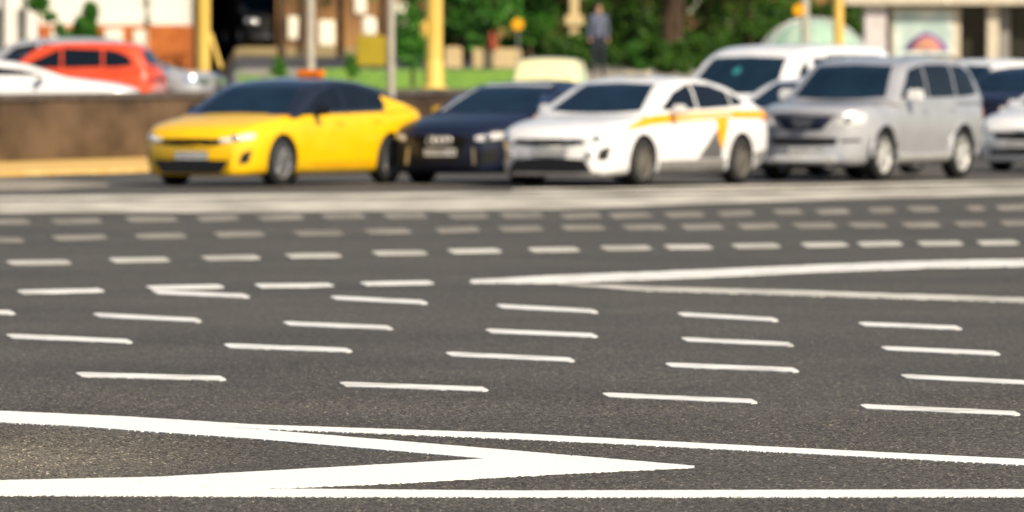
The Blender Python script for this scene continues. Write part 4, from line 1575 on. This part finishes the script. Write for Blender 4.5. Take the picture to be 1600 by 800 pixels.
c.sides([([(1.22, 1.18), (1.62, 1.18), (1.86, 1.18)], [(1.28, 1.25), (1.60, 1.55), (1.84, 1.70)]), ([(2.05, 1.18), (3.2, 1.18)], [(2.05, 1.72), (3.2, 1.74)]), ([(3.3, 1.18), (4.8, 1.18)], [(3.3, 1.74), (4.72, 1.72)])],
        [([(1.35, .33), (1.95, .33)], [(1.15, 1.09), (1.95, 1.10)]), ([(2.0, .33), (3.2, .33)], [(2.0, 1.10), (3.2, 1.10)])], [(1.85, .98), (2.12, .98)])
headlights(c, [(.48, .70), (.84, .74)], [(.48, .80), (.84, .88)])
c.part('front', [(-.42, .66), (.42, .66)], [(-.44, .80), (.44, .80)], 'plastic', "grille", n=10, rows=4)
c.plate(.47)
st_ = c.part('front', [(-.12, 1.505), (-.09, 1.48), (-.05, 1.47), (-.01, 1.48), (.02, 1.505)], [(-.12, 1.53), (-.09, 1.575), (-.05, 1.585), (-.01, 1.575), (.02, 1.53)], 'teal', "dot", n=10, rows=6, off=.010)  # round teal patch laid on the windshield
c.mirrors(1.35, 1.22, 'white', size=(.13, .22, .22))
c.wheels('rim', 8)

# ---- 6 white sedan between taxi and off-road car
c = mk(SEDAN)
c.place("parked_car", "white sedan half hidden between the striped taxi and the silver off-road car", "car", at_nose(c, 1160, 128.8, A0), A0)
windshield(c, .985, 1.375, .70, .52)
c.sides(SED_WIN, (), ())
headlights(c, [(.50, .60), (.86, .64)], [(.50, .66), (.86, .71)])
c.part('front', [(-.50, .55), (.50, .55)], [(-.50, .64), (.50, .64)], 'plastic', "grille", n=10, rows=3)
c.mirrors(1.78, 1.02, 'white')
c.wheels('rim', 10)

# ---- 7 white car at the right edge
c = mk(SEDAN)
c.place("parked_car", "white sedan cut by the right edge of the photo", "car", at_nose(c, 1596, 134, A0), A0)
windshield(c, .985, 1.375, .70, .52)
c.sides(SED_WIN, SED_DOOR, [(2.45, .86), (3.45, .885)])
headlights(c, [(.50, .60), (.68, .60), (.86, .64)], [(.50, .66), (.68, .69), (.86, .74)])
c.part('front', [(-.48, .50), (0, .49), (.48, .50)], [(-.50, .60), (0, .605), (.50, .60)], 'plastic', "grille", n=10, rows=3)
c.part('front', [(-.70, .26), (0, .25), (.70, .26)], [(-.66, .34), (0, .35), (.66, .34)], 'plastic', "lower_intake", n=10, rows=3)
c.plate(.42)
c.mirrors(1.78, 1.02, 'white')
c.wheels('rim', 10)

# ---- 8 dark car behind it
c = mk(SUV, body_m='navy', roof_m='navy', handle_m='navy', roof=[(p_[0], p_[1] if p_[1] < 1.2 else 1.2 + (p_[1] - 1.2) * .68) for p_ in SUV['roof']])
c.place("parked_car", "dark navy car behind the white sedan at the right edge", "car", at_nose(c, 1525, 152, A0), A0)
windshield(c, 1.15, 1.48, .71, .60)
c.sides([([(1.55, 1.165), (2.42, 1.17)], [(1.6, 1.2), (2.40, 1.46)]), ([(2.48, 1.17), (3.9, 1.19)], [(2.46, 1.46), (3.85, 1.44)])])
headlights(c, [(.42, .76), (.82, .80)], [(.42, .87), (.82, .92)])
c.wheels('rim', 8)

# ---- 9, 10 cars far right
c = mk(SUV, body_m='orange', roof_m='orange', handle_m='orange')
c.place("parked_car", "orange red car far behind at the right edge", "car", at_nose(c, 1612, 174, A0, .0), A0)
windshield(c, 1.15, 1.63, .71, .57)
c.sides(SUV_WIN)
headlights(c, [(.42, .76), (.82, .80)], [(.42, .87), (.82, .92)])
c.wheels('rim', 8)
c = mk(SUV, roof_m='white', body_m='white', handle_m='white', roof=[(p_[0], p_[1] if p_[1] < 1.2 else 1.2 + (p_[1] - 1.2) * .88) for p_ in SUV['roof']])
c.place("parked_car", "white car showing only its roof beside the silver off-road car", "car", at_nose(c, 1440, 168, A0), A0)
windshield(c, 1.15, 1.57, .71, .58)
c.sides([([(1.55, 1.165), (2.42, 1.17)], [(1.6, 1.2), (2.40, 1.54)]), ([(2.48, 1.17), (3.9, 1.19)], [(2.46, 1.54), (3.85, 1.50)])])
c.wheels('rim', 8)

# ---- 11 cream van behind the dark sedan
c = mk(VAN, body_m='cream', roof_m='cream', handle_m='cream', L=4.4, wb=2.7,
       deck=[(0, .70), (.03, .82), (.10, .88), (.5, .95), (1.0, 1.0), (1.3, 1.02), (4.2, 1.02), (4.36, .95), (4.4, .85)],
       roof=[(.9, .98), (1.1, 1.06), (1.5, 1.28), (1.72, 1.52), (1.95, 1.66), (2.4, 1.69), (3.9, 1.68), (4.15, 1.6), (4.36, 1.05)],
       plan=[(0, .72), (.04, .80), (.12, .84), (.4, .88), (1, .89), (3.9, .89), (4.3, .86), (4.4, .8)],
       bot=[(0, .38), (.03, .3), (.12, .25), (.5, .23), (4.0, .24), (4.3, .34), (4.4, .45)], W=.89)
c.place("cream_van", "pale cream high roof van behind the dark navy sedan", "van", at_nose(c, 842, 172, R(5)), R(5))
c.root.scale = (.85, .8, 1)
windshield(c, 1.05, 1.27, .70, .66)
c.sides([([(1.5, 1.07), (2.2, 1.07)], [(1.65, 1.22), (2.2, 1.27)])], [([(1.3, .33), (2.25, .33)], [(1.2, .98), (2.25, .99)])], [(2.05, .9)])
headlights(c, [(.45, .66), (.80, .70)], [(.45, .76), (.80, .82)])
c.wheels('rim', 8)

# ---- 12-15 left traffic beyond the parapet
GB = "cars beyond the parapet"
c = mk(SEDAN, roof=[(1.2, .95), (1.5, 1.03), (2.1, 1.21), (2.5, 1.28), (2.9, 1.29), (3.4, 1.265), (3.9, 1.17), (4.6, 1.05)])
a = R(-90)
nz = X(224, 163)
c.place("parked_car", "white coupe facing right behind the brown parapet", "car", (nz - c.L / 2, 163, .36), a, GB)
c.sides([([(1.72, 1.03), (2.2, 1.03), (2.9, 1.035)], [(1.85, 1.06), (2.2, 1.14), (2.85, 1.215)]), ([(2.95, 1.035), (3.5, 1.06), (3.9, 1.10)], [(2.93, 1.215), (3.4, 1.19), (3.86, 1.12)])],
        [([(1.52, .33), (3.0, .30)], [(1.45, .95), (3.0, .965)])], [(2.8, .87)])
windshield(c, .985, 1.22, .70, .56)
headlights(c, [(.50, .60), (.86, .64)], [(.50, .66), (.86, .71)])
c.mirrors(1.8, 1.0, 'white')
c.wheels('rim', 10)
c = mk(SUV, body_m='orange', roof_m='orange', handle_m='orange', roof=[(p_[0], p_[1] if p_[1] < 1.2 else 1.2 + (p_[1] - 1.2) * .86) for p_ in SUV['roof']])
a = R(70 + 60)
c.place("parked_car", "orange red hatchback behind the white coupe", "car", (X(103, 170), 170, .36), R(100), GB)
c.root.scale = (.84, .95, .99)
SW2 = [([(1.50, 1.165), (2.42, 1.17)], [(1.56, 1.22), (2.40, 1.55)]), ([(2.48, 1.17), (3.38, 1.19)], [(2.46, 1.555), (3.36, 1.53)]), ([(3.44, 1.18), (3.8, 1.19), (4.12, 1.22)], [(3.42, 1.53), (3.7, 1.50), (3.98, 1.40)])]
c.sides(SW2, SUV_DOOR, [(2.28, .99), (3.2, 1.0)])
windshield(c, 1.15, 1.55, .71, .57)
windshield(c, 1.22, 1.5, .58, .50, axis='rear', name="rear_window")
taillights(c, [(.62, .86), (.82, .86)], [(.62, 1.0), (.80, 1.0)])
c.wheels('rim', 8)
c = mk(SUV)
c.place("parked_car", "silver off-road car behind the orange hatchback", "car", (X(58, 178.5), 178.5, .36), R(92), GB)
c.sides(SUV_WIN, SUV_DOOR, [(2.28, .99), (3.2, 1.0)])
windshield(c, 1.15, 1.63, .71, .57)
windshield(c, 1.2, 1.58, .60, .50, axis='rear', name="rear_window")
c.wheels('rim', 8)
c = mk(SUV, body_m='silver', roof_m='blackroof', handle_m='silver', pill_m='blackroof', roof=[(p_[0], p_[1] if p_[1] < 1.2 else 1.2 + (p_[1] - 1.2) * .42) for p_ in SUV['roof']])
c.place("parked_car", "silver sedan nosing out to the right of the orange hatchback", "car", at_nose(c, 342, 172, R(-70), .36), R(-70), GB)
c.sides([([(1.55, 1.165), (2.42, 1.17)], [(1.6, 1.2), (2.40, 1.35)]), ([(2.48, 1.17), (3.9, 1.19)], [(2.46, 1.35), (3.85, 1.34)])], SUV_DOOR, [(2.28, .99), (3.2, 1.0)])
windshield(c, 1.15, 1.37, .71, .62)
headlights(c, [(.42, .82), (.82, .86)], [(.42, .95), (.82, .99)], m='chrome')
c.wheels('rim', 10)
c = mk(SUV, body_m='black', roof_m='black', handle_m='black')
c.place("parked_car", "black car parked in the dark archway shade", "car", (X(404, 287.5), 287.5, zt(404, 287.5)), R(-12), GB)
c.sides(SUV_WIN, SUV_DOOR, [(2.28, .99), (3.2, 1.0)], glass='kioskglass')
windshield(c, 1.15, 1.63, .71, .57)
headlights(c, [(.42, .76), (.82, .80)], [(.42, .87), (.82, .92)])
c.wheels('rim', 8)
